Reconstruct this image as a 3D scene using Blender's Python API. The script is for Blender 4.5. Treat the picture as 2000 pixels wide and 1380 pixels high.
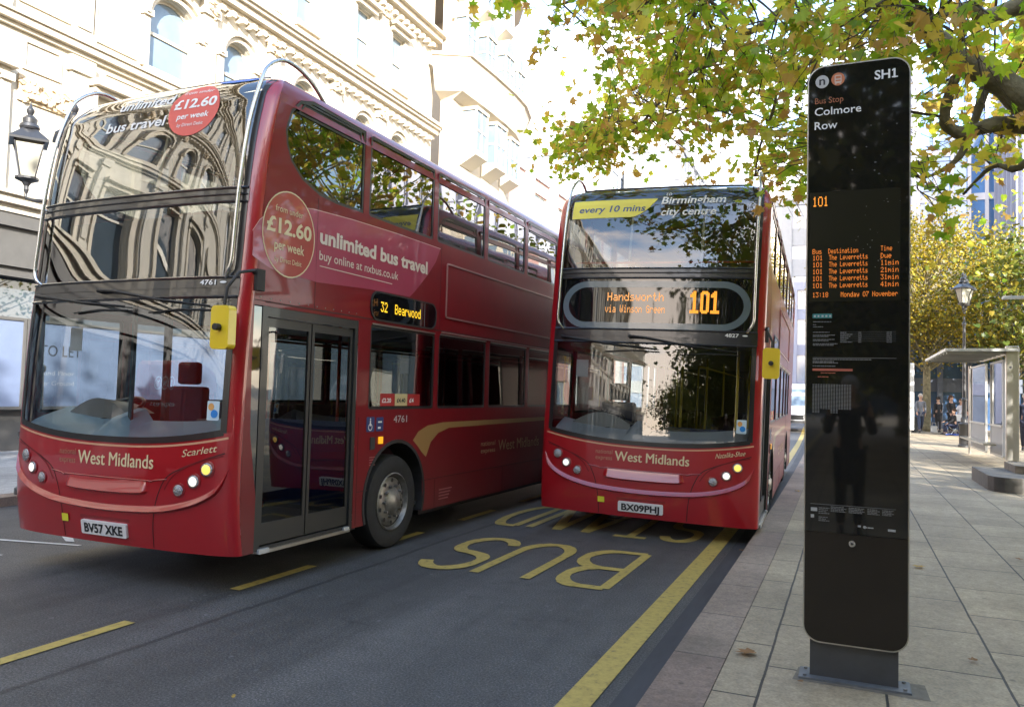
import bpy, bmesh, math, random
import numpy as np
from math import sin, cos, tan, pi, radians, degrees, atan2, hypot
from mathutils import Vector, Matrix
from mathutils.geometry import delaunay_2d_cdt
for o in list(bpy.data.objects): bpy.data.objects.remove(o)
SC = bpy.context.scene
COL = SC.collection
# ---------------------------------------------------------------- camera
YAW, PITCH, ROLL = radians(-23.113), radians(2.732), 0.027
def cam_basis():
    F = Vector((sin(YAW)*cos(PITCH), cos(YAW)*cos(PITCH), sin(PITCH)))
    R0 = F.cross(Vector((0, 0, 1))).normalized(); D0 = -(R0.cross(F))
    R = R0*cos(ROLL)-D0*sin(ROLL); D = R0*sin(ROLL)+D0*cos(ROLL)
    return R, D, F
_R, _D, _F = cam_basis()
cd = bpy.data.cameras.new('camera'); cam = bpy.data.objects.new('camera', cd); COL.objects.link(cam)
cam.matrix_world = Matrix(((_R.x, -_D.x, -_F.x, 0), (_R.y, -_D.y, -_F.y, 0), (_R.z, -_D.z, -_F.z, 1.64), (0, 0, 0, 1)))
cd.sensor_width = 36; cd.lens = 36*1550/2000; cd.clip_start = 0.1; cd.clip_end = 3000
SC.camera = cam
# ---------------------------------------------------------------- light
SUN_AZ, SUN_EL = radians(143), radians(21)      # azimuth clockwise from +Y (the street's direction)
W = bpy.data.worlds.new('World'); SC.world = W; W.use_nodes = True
wn = W.node_tree; bg = wn.nodes['Background']
sky = wn.nodes.new('ShaderNodeTexSky'); sky.sky_type = 'NISHITA'; sky.sun_disc = False
sky.sun_elevation = SUN_EL; sky.sun_rotation = SUN_AZ; sky.air_density = 1.0; sky.dust_density = 1.0; sky.ozone_density = .8
# broken white cloud over the blue: mixed by direction with noise
_tc = wn.nodes.new('ShaderNodeTexCoord'); _n = wn.nodes.new('ShaderNodeTexNoise'); _n.inputs['Scale'].default_value = 1.6; _n.inputs['Detail'].default_value = 7; _n.inputs['Roughness'].default_value = .6
_mp = wn.nodes.new('ShaderNodeMapping'); _mp.inputs['Scale'].default_value = (1, 1, 2.2); _mp.inputs['Location'].default_value = (.3, .1, .2)
_r = wn.nodes.new('ShaderNodeMapRange'); _r.inputs['From Min'].default_value = .46; _r.inputs['From Max'].default_value = .62; _r.inputs['To Max'].default_value = .85
_m = wn.nodes.new('ShaderNodeMix'); _m.data_type = 'RGBA'; _m.inputs[7].default_value = (8.3, 6.8, 5.5, 1)
wn.links.new(_tc.outputs['Generated'], _mp.inputs[0]); wn.links.new(_mp.outputs[0], _n.inputs['Vector']); _sx = wn.nodes.new('ShaderNodeSeparateXYZ'); _el = wn.nodes.new('ShaderNodeMath'); _el.operation = 'MULTIPLY_ADD'; _el.inputs[1].default_value = -.42; _ad = wn.nodes.new('ShaderNodeMath'); _ad.operation = 'ADD'; _ad.inputs[1].default_value = .15
wn.links.new(_tc.outputs['Generated'], _sx.inputs[0]); wn.links.new(_sx.outputs['Z'], _el.inputs[0]); wn.links.new(_n.outputs[0], _el.inputs[2]); wn.links.new(_el.outputs[0], _ad.inputs[0]); wn.links.new(_ad.outputs[0], _r.inputs[0]); wn.links.new(_r.outputs[0], _m.inputs[0])
wn.links.new(sky.outputs[0], _m.inputs[6]); wn.links.new(_m.outputs[2], bg.inputs[0]); bg.inputs[1].default_value = 0.148
sl = bpy.data.lights.new('sun', 'SUN'); sl.energy = 3.3; sl.angle = radians(0.5); sl.color = (1.0, 0.95, 0.88)
sun = bpy.data.objects.new('sun', sl); COL.objects.link(sun)
sdir = Vector((sin(SUN_AZ)*cos(SUN_EL), cos(SUN_AZ)*cos(SUN_EL), sin(SUN_EL)))
sun.rotation_euler = (-sdir).to_track_quat('-Z', 'Y').to_euler(); sun.location = (20, -20, 40)
SC.view_settings.view_transform = 'Standard'; SC.view_settings.look = 'None'
SC.view_settings.exposure = 2.6; SC.view_settings.gamma = 1
SC.cycles.max_bounces = 8; SC.cycles.transparent_max_bounces = 16
SC.cycles.caustics_reflective = False; SC.cycles.caustics_refractive = False
EXPO = 2.0**SC.view_settings.exposure
# ---------------------------------------------------------------- materials
MAT = {}
def lin(c): return tuple((x/12.92 if x <= .04045 else ((x+.055)/1.055)**2.4) for x in c)
def rgb(r, g, b): return lin((r/255, g/255, b/255))
def nd(t, typ, **kw):
    n = t.nodes.new(typ)
    for k, v in kw.items():
        if hasattr(n, k): setattr(n, k, v)
    return n
def mat(name, col, rough=.5, metal=0, coat=0, var=0, vscale=3, bump=0, bscale=40, emit=0, spec=.5, stretch=None, detail=5):
    if name in MAT: return MAT[name]
    m = bpy.data.materials.new(name); m.use_nodes = True; t = m.node_tree
    p = t.nodes['Principled BSDF']; p.inputs['Base Color'].default_value = (*col, 1)
    p.inputs['Roughness'].default_value = rough; p.inputs['Metallic'].default_value = metal
    p.inputs['Coat Weight'].default_value = coat; p.inputs['Coat Roughness'].default_value = .04
    p.inputs['Specular IOR Level'].default_value = spec
    if emit:
        p.inputs['Emission Color'].default_value = (*col, 1); p.inputs['Emission Strength'].default_value = emit/EXPO
    if var or bump:
        tc = nd(t, 'ShaderNodeTexCoord'); src = tc.outputs['Object']
        if stretch:
            mp = nd(t, 'ShaderNodeMapping'); mp.inputs['Scale'].default_value = stretch
            t.links.new(src, mp.inputs[0]); src = mp.outputs[0]
    if var:
        n = nd(t, 'ShaderNodeTexNoise'); n.inputs['Scale'].default_value = vscale; n.inputs['Detail'].default_value = detail
        n.inputs['Roughness'].default_value = .65
        t.links.new(src, n.inputs['Vector'])
        mr = nd(t, 'ShaderNodeMapRange'); mr.inputs['From Min'].default_value = .3; mr.inputs['From Max'].default_value = .7
        mr.inputs['To Min'].default_value = 1-var; mr.inputs['To Max'].default_value = 1+var
        t.links.new(n.outputs['Fac'], mr.inputs['Value'])
        mx = nd(t, 'ShaderNodeVectorMath', operation='MULTIPLY'); mx.inputs[0].default_value = col
        t.links.new(mr.outputs[0], mx.inputs[1]); t.links.new(mx.outputs[0], p.inputs['Base Color'])
    if bump:
        n2 = nd(t, 'ShaderNodeTexNoise'); n2.inputs['Scale'].default_value = bscale; n2.inputs['Detail'].default_value = 4
        t.links.new(src, n2.inputs['Vector'])
        b = nd(t, 'ShaderNodeBump'); b.inputs['Strength'].default_value = bump; b.inputs['Distance'].default_value = .02
        t.links.new(n2.outputs['Fac'], b.inputs['Height']); t.links.new(b.outputs[0], p.inputs['Normal'])
    MAT[name] = m; return m
def glassmat(name, tint=(.75, .8, .78), k=2.0, base=.02, wob=.0, wscale=1.2, ior=1.5, rough=0):
    """thin pane: Fresnel mix of a tinted transparency and a mirror-like reflection, slightly wavy"""
    m = bpy.data.materials.new(name); m.use_nodes = True; t = m.node_tree
    t.nodes.remove(t.nodes['Principled BSDF']); out = t.nodes['Material Output']
    tr = nd(t, 'ShaderNodeBsdfTransparent'); tr.inputs[0].default_value = (*tint, 1)
    gl = nd(t, 'ShaderNodeBsdfGlossy'); gl.inputs['Roughness'].default_value = rough; gl.inputs[0].default_value = (1, 1, 1, 1)
    fr = nd(t, 'ShaderNodeFresnel'); fr.inputs[0].default_value = ior
    ma = nd(t, 'ShaderNodeMath', operation='MULTIPLY_ADD', use_clamp=True); ma.inputs[1].default_value = k; ma.inputs[2].default_value = base
    mx = nd(t, 'ShaderNodeMixShader')
    t.links.new(fr.outputs[0], ma.inputs[0]); t.links.new(ma.outputs[0], mx.inputs[0])
    t.links.new(tr.outputs[0], mx.inputs[1]); t.links.new(gl.outputs[0], mx.inputs[2]); t.links.new(mx.outputs[0], out.inputs[0])
    if wob:
        tc = nd(t, 'ShaderNodeTexCoord'); n = nd(t, 'ShaderNodeTexNoise'); n.inputs['Scale'].default_value = wscale; n.inputs['Detail'].default_value = 1
        b = nd(t, 'ShaderNodeBump'); b.inputs['Strength'].default_value = 1; b.inputs['Distance'].default_value = wob
        t.links.new(tc.outputs['Object'], n.inputs['Vector']); t.links.new(n.outputs['Fac'], b.inputs['Height'])
        t.links.new(b.outputs[0], gl.inputs['Normal']); t.links.new(b.outputs[0], fr.inputs['Normal'])
    MAT[name] = m; return m
def leafmat(name, cols, trans=.45, island=True):
    m = bpy.data.materials.new(name); m.use_nodes = True; t = m.node_tree
    t.nodes.remove(t.nodes['Principled BSDF']); out = t.nodes['Material Output']
    g = nd(t, 'ShaderNodeNewGeometry'); cr = nd(t, 'ShaderNodeValToRGB'); cr.color_ramp.interpolation = 'LINEAR'
    e = cr.color_ramp.elements
    while len(e) < len(cols): e.new(.5)
    for i, c in enumerate(cols): e[i].position = i/(len(cols)-1); e[i].color = (*c, 1)
    t.links.new(g.outputs['Random Per Island'], cr.inputs[0])
    tc = nd(t, 'ShaderNodeTexCoord'); n = nd(t, 'ShaderNodeTexNoise'); n.inputs['Scale'].default_value = 9; n.inputs['Detail'].default_value = 3
    t.links.new(tc.outputs['Object'], n.inputs['Vector'])
    mix = nd(t, 'ShaderNodeMix', data_type='RGBA'); mr = nd(t, 'ShaderNodeMapRange'); mr.inputs['From Min'].default_value = .55; mr.inputs['From Max'].default_value = .7; mr.inputs['To Max'].default_value = .3
    t.links.new(n.outputs['Fac'], mr.inputs[0]); t.links.new(mr.outputs[0], mix.inputs[0]); t.links.new(cr.outputs[0], mix.inputs[6]); mix.inputs[7].default_value = (.30, .14, .02, 1)
    d = nd(t, 'ShaderNodeBsdfDiffuse'); tl = nd(t, 'ShaderNodeBsdfTranslucent'); gl = nd(t, 'ShaderNodeBsdfGlossy'); gl.inputs['Roughness'].default_value = .45
    ms = nd(t, 'ShaderNodeMixShader'); ms.inputs[0].default_value = trans; ms2 = nd(t, 'ShaderNodeMixShader'); ms2.inputs[0].default_value = .04
    for q in (d, tl): t.links.new(mix.outputs[2], q.inputs[0])
    t.links.new(d.outputs[0], ms.inputs[1]); t.links.new(tl.outputs[0], ms.inputs[2])
    t.links.new(ms.outputs[0], ms2.inputs[1]); t.links.new(gl.outputs[0], ms2.inputs[2]); t.links.new(ms2.outputs[0], out.inputs[0])
    MAT[name] = m; return m
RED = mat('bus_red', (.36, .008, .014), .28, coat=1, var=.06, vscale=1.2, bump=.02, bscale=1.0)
RED2 = mat('bus_red_shaded', (.20, .007, .012), .36, coat=.38, var=.10, vscale=1.5, bump=.05, bscale=.9, spec=.22)  # darker copy of the body red, the sides' dark reflections put into its colour
def add_grime(m, z0=.3, z1=1.3, col=(.10, .075, .065), amt=.42):
    t = m.node_tree; p = t.nodes['Principled BSDF']; L = t.links.new; src = p.inputs['Base Color'].links[0].from_socket
    tc = nd(t, 'ShaderNodeTexCoord'); sx = nd(t, 'ShaderNodeSeparateXYZ'); L(tc.outputs['Object'], sx.inputs[0])
    mr = nd(t, 'ShaderNodeMapRange'); mr.inputs['From Min'].default_value = z1; mr.inputs['From Max'].default_value = z0; L(sx.outputs['Z'], mr.inputs[0])
    n = nd(t, 'ShaderNodeTexNoise'); n.inputs['Scale'].default_value = 1.2; n.inputs['Detail'].default_value = 4; L(tc.outputs['Object'], n.inputs['Vector'])
    r2 = nd(t, 'ShaderNodeMapRange'); r2.inputs['From Min'].default_value = .35; r2.inputs['From Max'].default_value = .7; r2.inputs['To Max'].default_value = amt*1.1; r2.inputs['To Min'].default_value = amt*.5; L(n.outputs[0], r2.inputs[0])
    mu = nd(t, 'ShaderNodeMath', operation='MULTIPLY', use_clamp=True); L(mr.outputs[0], mu.inputs[0]); L(r2.outputs[0], mu.inputs[1])
    mx = nd(t, 'ShaderNodeMix', data_type='RGBA'); L(mu.outputs[0], mx.inputs[0]); L(src, mx.inputs[6]); mx.inputs[7].default_value = (*col, 1); L(mx.outputs[2], p.inputs['Base Color'])
    ro = nd(t, 'ShaderNodeMath', operation='MULTIPLY_ADD'); ro.inputs[1].default_value = .5; ro.inputs[2].default_value = .05; L(mu.outputs[0], ro.inputs[0]); L(ro.outputs[0], p.inputs['Coat Roughness'])
add_grime(RED2)
BLK = mat('black_trim', (.018, .018, .018), .35, coat=.3)
BLKM = mat('black_rubber', (.02, .02, .02), .6, var=.15, vscale=8)
TYRE = mat('tyre', (.022, .022, .022), .8, var=.2, vscale=12, bump=.1, bscale=30)
FRM = mat('door_frame', (.024, .025, .024), .4, coat=.2)
SIL = mat('wheel_metal', (.24, .23, .21), .42, metal=.6, var=.35, vscale=9, bump=.05)
STEEL = mat('stainless', (.55, .53, .48), .28, metal=.9, var=.12, vscale=2, stretch=(1, 1, .2))
CHROME = mat('tube_grey', (.55, .55, .54), .22, metal=.85)
CREAM = mat('cream_lettering', (.72, .60, .36), .5)
WHT = mat('white_lettering', (.8, .8, .78), .5)
GOLD = mat('gold_swoosh', (.36, .21, .075), .4, coat=.6)
PINK = mat('pink_advert', (.37, .036, .080), .35, coat=.8, var=.08, vscale=2)
AREDM = mat('advert_red', (.38, .03, .02), .35, coat=.8, var=.12, vscale=2)
YEL = mat('mirror_yellow', (.80, .58, .02), .35, coat=.4)
PLATE = mat('plate_white', (.78, .78, .76), .4)
INK = mat('ink_black', (.02, .02, .022), .5)
NAVY = mat('navy_sticker', (.02, .04, .16), .5)
SKYB = mat('dash_blue', (.48, .72, .95), .45, var=.06); DASHP = mat('dash_pale', (.60, .64, .70), .45, var=.05)
DGREY = mat('interior_dark', (.03, .03, .032), .6)
MGREY = mat('interior_grey', (.16, .16, .16), .6)
CEIL = mat('interior_ceiling', (.22, .215, .20), .6)
SEATR = mat('seat_fabric', (.05, .015, .02), .9, var=.3, vscale=14)
SEATB = mat('seat_blue', (.015, .02, .05), .8, var=.2, vscale=10)
LED = mat('led_amber', (1.0, .34, .03), .6, emit=1.25)
LEDY = mat('led_yellow', (1.0, .60, .02), .6, emit=1.2)
LEDO = mat('led_orange', (1.0, .27, .03), .6, emit=.62)
LAMPW = mat('lamp_lit', (1.0, .93, .80), .3, emit=1.05)
LAMPA = mat('lamp_amber', (1.0, .62, .12), .3, emit=1.15)
LAMPO = mat('lamp_clear', (.42, .42, .42), .12, metal=.6, bump=.8, bscale=90)
AMB = mat('reflector_amber', (1, .45, .02), .3, emit=.7)
WSG = glassmat('windscreen_glass', (.80, .85, .84), k=2.1, base=.02, wob=.0010, wscale=1.6)
UPG = glassmat('upper_screen_glass', (.62, .66, .66), k=2.2, base=.04, wob=.0005, wscale=.8)
SDG = glassmat('side_glass', (.20, .215, .215), k=2.2, base=.03, wob=.0022, wscale=1.6)
OFG = glassmat('offside_glass', (.66, .68, .68), k=1.6, base=.02)
DRG = glassmat('door_glass', (.36, .37, .36), k=1.5, base=.02, wob=.002, wscale=1.6)
CLG = glassmat('shelter_glass', (.86, .90, .88), k=1.5, base=.02)
BGL = mat('black_glass', (.008, .008, .010), .03, spec=.9, bump=.012, bscale=1.5)
BGW = mat('black_glass_wavy', (.010, .010, .012), .03, spec=1.0, coat=1, bump=.20, bscale=1.2)
OVAL = mat('grey_ring', (.13, .17, .19), .2, coat=.8)
STONE = mat('pale_stone', (.48, .445, .37), .85, var=.10, vscale=1.3, bump=.35, bscale=9)
STONE2 = mat('stone_trim', (.50, .45, .36), .85, var=.12, vscale=2.2, bump=.3, bscale=12)
STONE3 = mat('carved_stone', (.50, .40, .27), .9, var=.35, vscale=7, bump=1.0, bscale=14)
PSTONE = mat('smooth_panel_stone', (.44, .39, .31), .7, var=.05)
WINF = mat('window_frame_cream', (.46, .42, .34), .5)
WING = mat('window_pane', (.05, .07, .09), .015, spec=1.0, var=.3, vscale=.6)
WINL = mat('window_pane_sky', (.15, .20, .25), .015, spec=1.0, var=.2, vscale=.5)  # paler copy of the pane colour, carrying the sky's reflection
SHOPF = mat('shopfront_grey', (.075, .072, .066), .5, var=.1)
BRICKP = mat('pink_brick', (.42, .25, .22), .85, var=.1, vscale=8)
CONC = mat('pale_cladding', (.48, .48, .47), .6, var=.05)
HOARD = mat('hoarding_panel', (.13, .165, .25), .4, var=.12, vscale=.8)
IRON = mat('black_iron', (.022, .023, .026), .4, coat=.3)
LANT = mat('lantern_glass', (.34, .33, .27), .25, spec=.6)
BARK = mat('bark', (.17, .15, .09), .9, var=.45, vscale=6, bump=.9, bscale=22)
TWIG = mat('twig', (.06, .045, .03), .9)
SKIN = mat('skin', (.45, .27, .19), .55)
def text_mat(c, n): return mat(n, c, .6)
# ---------------------------------------------------------------- object helpers
def link(o, parent=None):
    COL.objects.link(o)
    if parent: o.parent = parent
    return o
def tag(o, label=None, cat=None, group=None, kind=None):
    if label: o['label'] = label
    if cat: o['category'] = cat
    if group: o['group'] = group
    if kind: o['kind'] = kind
    return o
def empty(name, loc=(0, 0, 0), rot=(0, 0, 0), label=None, cat=None, group=None):
    o = bpy.data.objects.new(name, None); link(o); o.location = loc; o.rotation_euler = rot; o.empty_display_size = .2
    return tag(o, label, cat, group)
class MB:
    def __init__(s): s.v = []; s.f = []; s.m = []; s.mi = 0
    def add(s, vs, fs):
        n = len(s.v); s.v += [tuple(q) for q in vs]
        for f in fs: s.f.append([i+n for i in f]); s.m.append(s.mi)
        return s
    def box(s, x0, x1, y0, y1, z0, z1):
        return s.add([(x0,y0,z0),(x1,y0,z0),(x1,y1,z0),(x0,y1,z0),(x0,y0,z1),(x1,y0,z1),(x1,y1,z1),(x0,y1,z1)],
                     [(0,3,2,1),(4,5,6,7),(0,1,5,4),(1,2,6,5),(2,3,7,6),(3,0,4,7)])
    def obox(s, c, ax, ay, az):
        c, ax, ay, az = Vector(c), Vector(ax), Vector(ay), Vector(az); vs = []
        for k in (-1, 1):
            for i, j in ((-1,-1),(1,-1),(1,1),(-1,1)): vs.append(c+ax*i+ay*j+az*k)
        return s.add(vs, [(0,3,2,1),(4,5,6,7),(0,1,5,4),(1,2,6,5),(2,3,7,6),(3,0,4,7)])
    def tube(s, pts, r, n=8, cap=True):
        pts = [Vector(p) for p in pts]; R = r if isinstance(r, (list, tuple)) else [r]*len(pts)
        rings = []; up = None
        for i, p in enumerate(pts):
            d = (pts[min(i+1, len(pts)-1)]-pts[max(i-1, 0)]).normalized()
            if up is None: up = d.orthogonal().normalized()
            else:
                up = (up-d*up.dot(d)); up = up.normalized() if up.length > 1e-6 else d.orthogonal().normalized()
            w = d.cross(up); rings.append([p+(up*cos(2*pi*k/n)+w*sin(2*pi*k/n))*R[i] for k in range(n)])
        vs = [q for rg in rings for q in rg]; fs = []
        for i in range(len(pts)-1):
            for k in range(n): a = i*n+k; b = i*n+(k+1) % n; fs.append((a, b, b+n, a+n))
        if cap: fs.append(tuple(range(n))[::-1]); fs.append(tuple(range((len(pts)-1)*n, len(pts)*n)))
        return s.add(vs, fs)
    def cyl(s, p0, p1, r, n=24, r2=None): return s.tube([p0, p1], [r, r if r2 is None else r2], n)
    def lathe(s, prof, c=(0,0,0), axis='z', n=24):
        vs = []; fs = []
        for (r, h) in prof:
            for k in range(n):
                a = 2*pi*k/n
                q = {'z': (r*cos(a), r*sin(a), h), 'x': (h, r*cos(a), r*sin(a)), 'y': (r*cos(a), h, r*sin(a))}[axis]
                vs.append((q[0]+c[0], q[1]+c[1], q[2]+c[2]))
        for i in range(len(prof)-1):
            for k in range(n): a = i*n+k; b = i*n+(k+1) % n; fs.append((a, b, b+n, a+n))
        fs.append(tuple(range(n))); fs.append(tuple(range((len(prof)-1)*n, len(prof)*n)))
        return s.add(vs, fs)
    def poly(s, outer, holes, fn):
        """triangulated flat polygon with holes; fn maps (a,b) to a point"""
        loops = [outer]+list(holes); flat = []; ed = []
        for l in loops:
            n0 = len(flat); flat += [Vector((a, b)) for a, b in l]; ed += [(n0+i, n0+(i+1) % len(l)) for i in range(len(l))]
        V, _, T_, *_r = delaunay_2d_cdt(flat, ed, [], 0, 1e-6)
        def inside(x, y, P):
            c = False
            for i in range(len(P)):
                (x0, y0), (x1, y1) = P[i-1], P[i]
                if (y0 > y) != (y1 > y) and x < (x1-x0)*(y-y0)/(y1-y0)+x0: c = not c
            return c
        keep = []
        for t in T_:
            x = sum(V[i].x for i in t)/3; y = sum(V[i].y for i in t)/3
            if inside(x, y, outer) and not any(inside(x, y, h) for h in holes): keep.append(tuple(t))
        return s.add([fn(q.x, q.y) for q in V], keep)
    def prism(s, outer, holes, fn, d0, d1):
        """polygon extruded between offsets d0 (back) and d1 (front); fn(a,b,d)"""
        s.poly(outer, holes, lambda a, b: fn(a, b, d1)); s.poly(outer, holes, lambda a, b: fn(a, b, d0))
        for lp in [outer]+list(holes):
            n = len(lp); vs = [fn(a, b, d0) for a, b in lp]+[fn(a, b, d1) for a, b in lp]
            s.add(vs, [(i, (i+1) % n, (i+1) % n+n, i+n) for i in range(n)])
        return s
    def grid(s, fn, nu, nv):
        vs = [fn(i/nu, j/nv) for j in range(nv+1) for i in range(nu+1)]
        return s.add(vs, [(j*(nu+1)+i, j*(nu+1)+i+1, (j+1)*(nu+1)+i+1, (j+1)*(nu+1)+i) for j in range(nv) for i in range(nu)])
    def mesh(s, name, mats, smooth=False):
        me = bpy.data.meshes.new(name); me.from_pydata(s.v, [], s.f)
        for m in (mats if isinstance(mats, (list, tuple)) else [mats]): me.materials.append(m)
        if any(s.m): me.polygons.foreach_set('material_index', s.m)
        me.validate()
        if smooth:
            bm = bmesh.new(); bm.from_mesh(me); bmesh.ops.remove_doubles(bm, verts=bm.verts, dist=1e-5); bmesh.ops.recalc_face_normals(bm, faces=bm.faces)
            for f in bm.faces: f.smooth = True
            if smooth != True:
                for e in bm.edges:
                    if len(e.link_faces) == 2 and e.calc_face_angle(0) > radians(smooth): e.smooth = False
            bm.to_mesh(me); bm.free()
        me.update(); return me
    def build(s, name, mats, parent=None, smooth=False, loc=None):
        o = bpy.data.objects.new(name, s.mesh(name, mats, smooth)); link(o, parent)
        if loc: o.location = loc
        return o
def bevel(o, w=.01, seg=2):
    m = o.modifiers.new('bevel', 'BEVEL'); m.width = w; m.segments = seg; m.limit_method = 'ANGLE'; return o
def rrect(a0, a1, b0, b1, r, n=5):
    P = []
    for cx, cy, t in ((a1-r, b1-r, 0), (a0+r, b1-r, 90), (a0+r, b0+r, 180), (a1-r, b0+r, 270)):
        for k in range(n+1): q = radians(t+90*k/n); P.append((cx+r*cos(q), cy+r*sin(q)))
    return P
def ellipse(ca, cb, ra, rb, n=40): return [(ca+ra*cos(2*pi*k/n), cb+rb*sin(2*pi*k/n)) for k in range(n)]
def inset(P, d):
    A = sum(P[i][0]*P[(i+1) % len(P)][1]-P[(i+1) % len(P)][0]*P[i][1] for i in range(len(P)))
    sg = 1 if A > 0 else -1; out = []; n = len(P)
    for i in range(n):
        a, b, c = Vector(P[i-1]), Vector(P[i]), Vector(P[(i+1) % n])
        e1 = (b-a).normalized(); e2 = (c-b).normalized(); n1 = Vector((-e1.y, e1.x))*sg; n2 = Vector((-e2.y, e2.x))*sg
        m = (n1+n2); m = m.normalized() if m.length > 1e-5 else n1
        k = d/max(.4, m.dot(n1)); q = b+m*k; out.append((q.x, q.y))
    return out
# ---------------------------------------------------------------- lettering
_tc = {}
def text_geo(s, bold=0.0, spacing=1.0):
    key = (s, bold, spacing)
    if key in _tc: return _tc[key]
    cu = bpy.data.curves.new('t', 'FONT'); cu.body = s; cu.size = 1; cu.offset = bold; cu.space_character = spacing; cu.resolution_u = 3; cu.fill_mode = 'FRONT'
    o = bpy.data.objects.new('t', cu)
    me = o.to_mesh(); vs = [(v.co.x, v.co.y) for v in me.vertices]; fs = [tuple(p.vertices) for p in me.polygons]
    o.to_mesh_clear(); bpy.data.objects.remove(o); bpy.data.curves.remove(cu)
    _tc[key] = (vs, fs); return vs, fs
def text_into(mb, s, fn, a0, a1, b0, h, bold=.0, slant=0, align='fit', rise=0):
    """letters between a0 and a1 (sign carries direction), baseline b0, capital height h; fn(a,b) to a point"""
    vs, fs = text_geo(s, bold)
    if not vs: return
    x0 = min(v[0] for v in vs); x1 = max(v[0] for v in vs); H = .73
    k = (a1-a0)/(x1-x0)
    mb.add([fn(a0+(x-x0)*k+slant*y/H*h*(1 if k > 0 else -1), b0+y/H*h+rise*(x-x0)/(x1-x0)) for x, y in vs], fs)
F57 = {'0':(14,17,17,17,17,17,14),'1':(4,12,4,4,4,4,14),'2':(14,17,1,2,4,8,31),'3':(31,2,4,2,1,17,14),'4':(2,6,10,18,31,2,2),'7':(31,1,2,4,8,8,8),'8':(14,17,17,14,17,17,14),
 'a':(0,0,14,1,15,17,15),'b':(16,16,22,25,17,17,30),'d':(1,1,13,19,17,17,15),'e':(0,0,14,17,31,16,14),'h':(16,16,22,25,17,17,17),'i':(4,0,12,4,4,4,14),'m':(0,0,26,21,21,17,17),
 'n':(0,0,22,25,17,17,17),'o':(0,0,14,17,17,17,14),'r':(0,0,22,25,16,16,16),'s':(0,0,14,16,14,1,30),'t':(8,8,28,8,8,9,6),'u':(0,0,17,17,17,19,13),'v':(0,0,17,17,17,10,4),'w':(0,0,17,17,21,21,10),'y':(0,0,17,17,15,1,14),
 'B':(30,17,17,30,17,17,30),'D':(28,18,17,17,17,18,28),'G':(14,17,16,23,17,17,15),'H':(17,17,17,31,17,17,17),'L':(16,16,16,16,16,16,31),'M':(17,27,21,21,17,17,17),'N':(17,17,25,21,19,17,17),'T':(31,4,4,4,4,4,4),'W':(17,17,17,21,21,21,10),' ':(0,)*7,':':(0,4,4,0,4,4,0)}
F101 = {'1':["001100","011100","111100","111100","001100","001100","001100","001100","001100","001100","001100","001100","111111","111111"],'0':["011110","111111","110011","110011","110011","110011","110011","110011","110011","110011","110011","110011","111111","011110"]}
def led_into(mb, s, fn, a0, a1, b0, h, fill=.9):
    cols = []
    for ch in s:
        g = F57[ch]; w = 5
        for c in range(w): cols.append([(g[r] >> (4-c)) & 1 for r in range(7)])
        cols.append([0]*7)
    cols = cols[:-1]; da = (a1-a0)/len(cols); db = h/7
    for i, c in enumerate(cols):
        for r in range(7):
            if c[r]:
                x = a0+i*da; y = b0+(6-r)*db; g = (1-fill)/2
                mb.add([fn(x+da*g, y+db*g), fn(x+da*(1-g), y+db*g), fn(x+da*(1-g), y+db*(1-g)), fn(x+da*g, y+db*(1-g))], [(0,1,2,3)])
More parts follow.
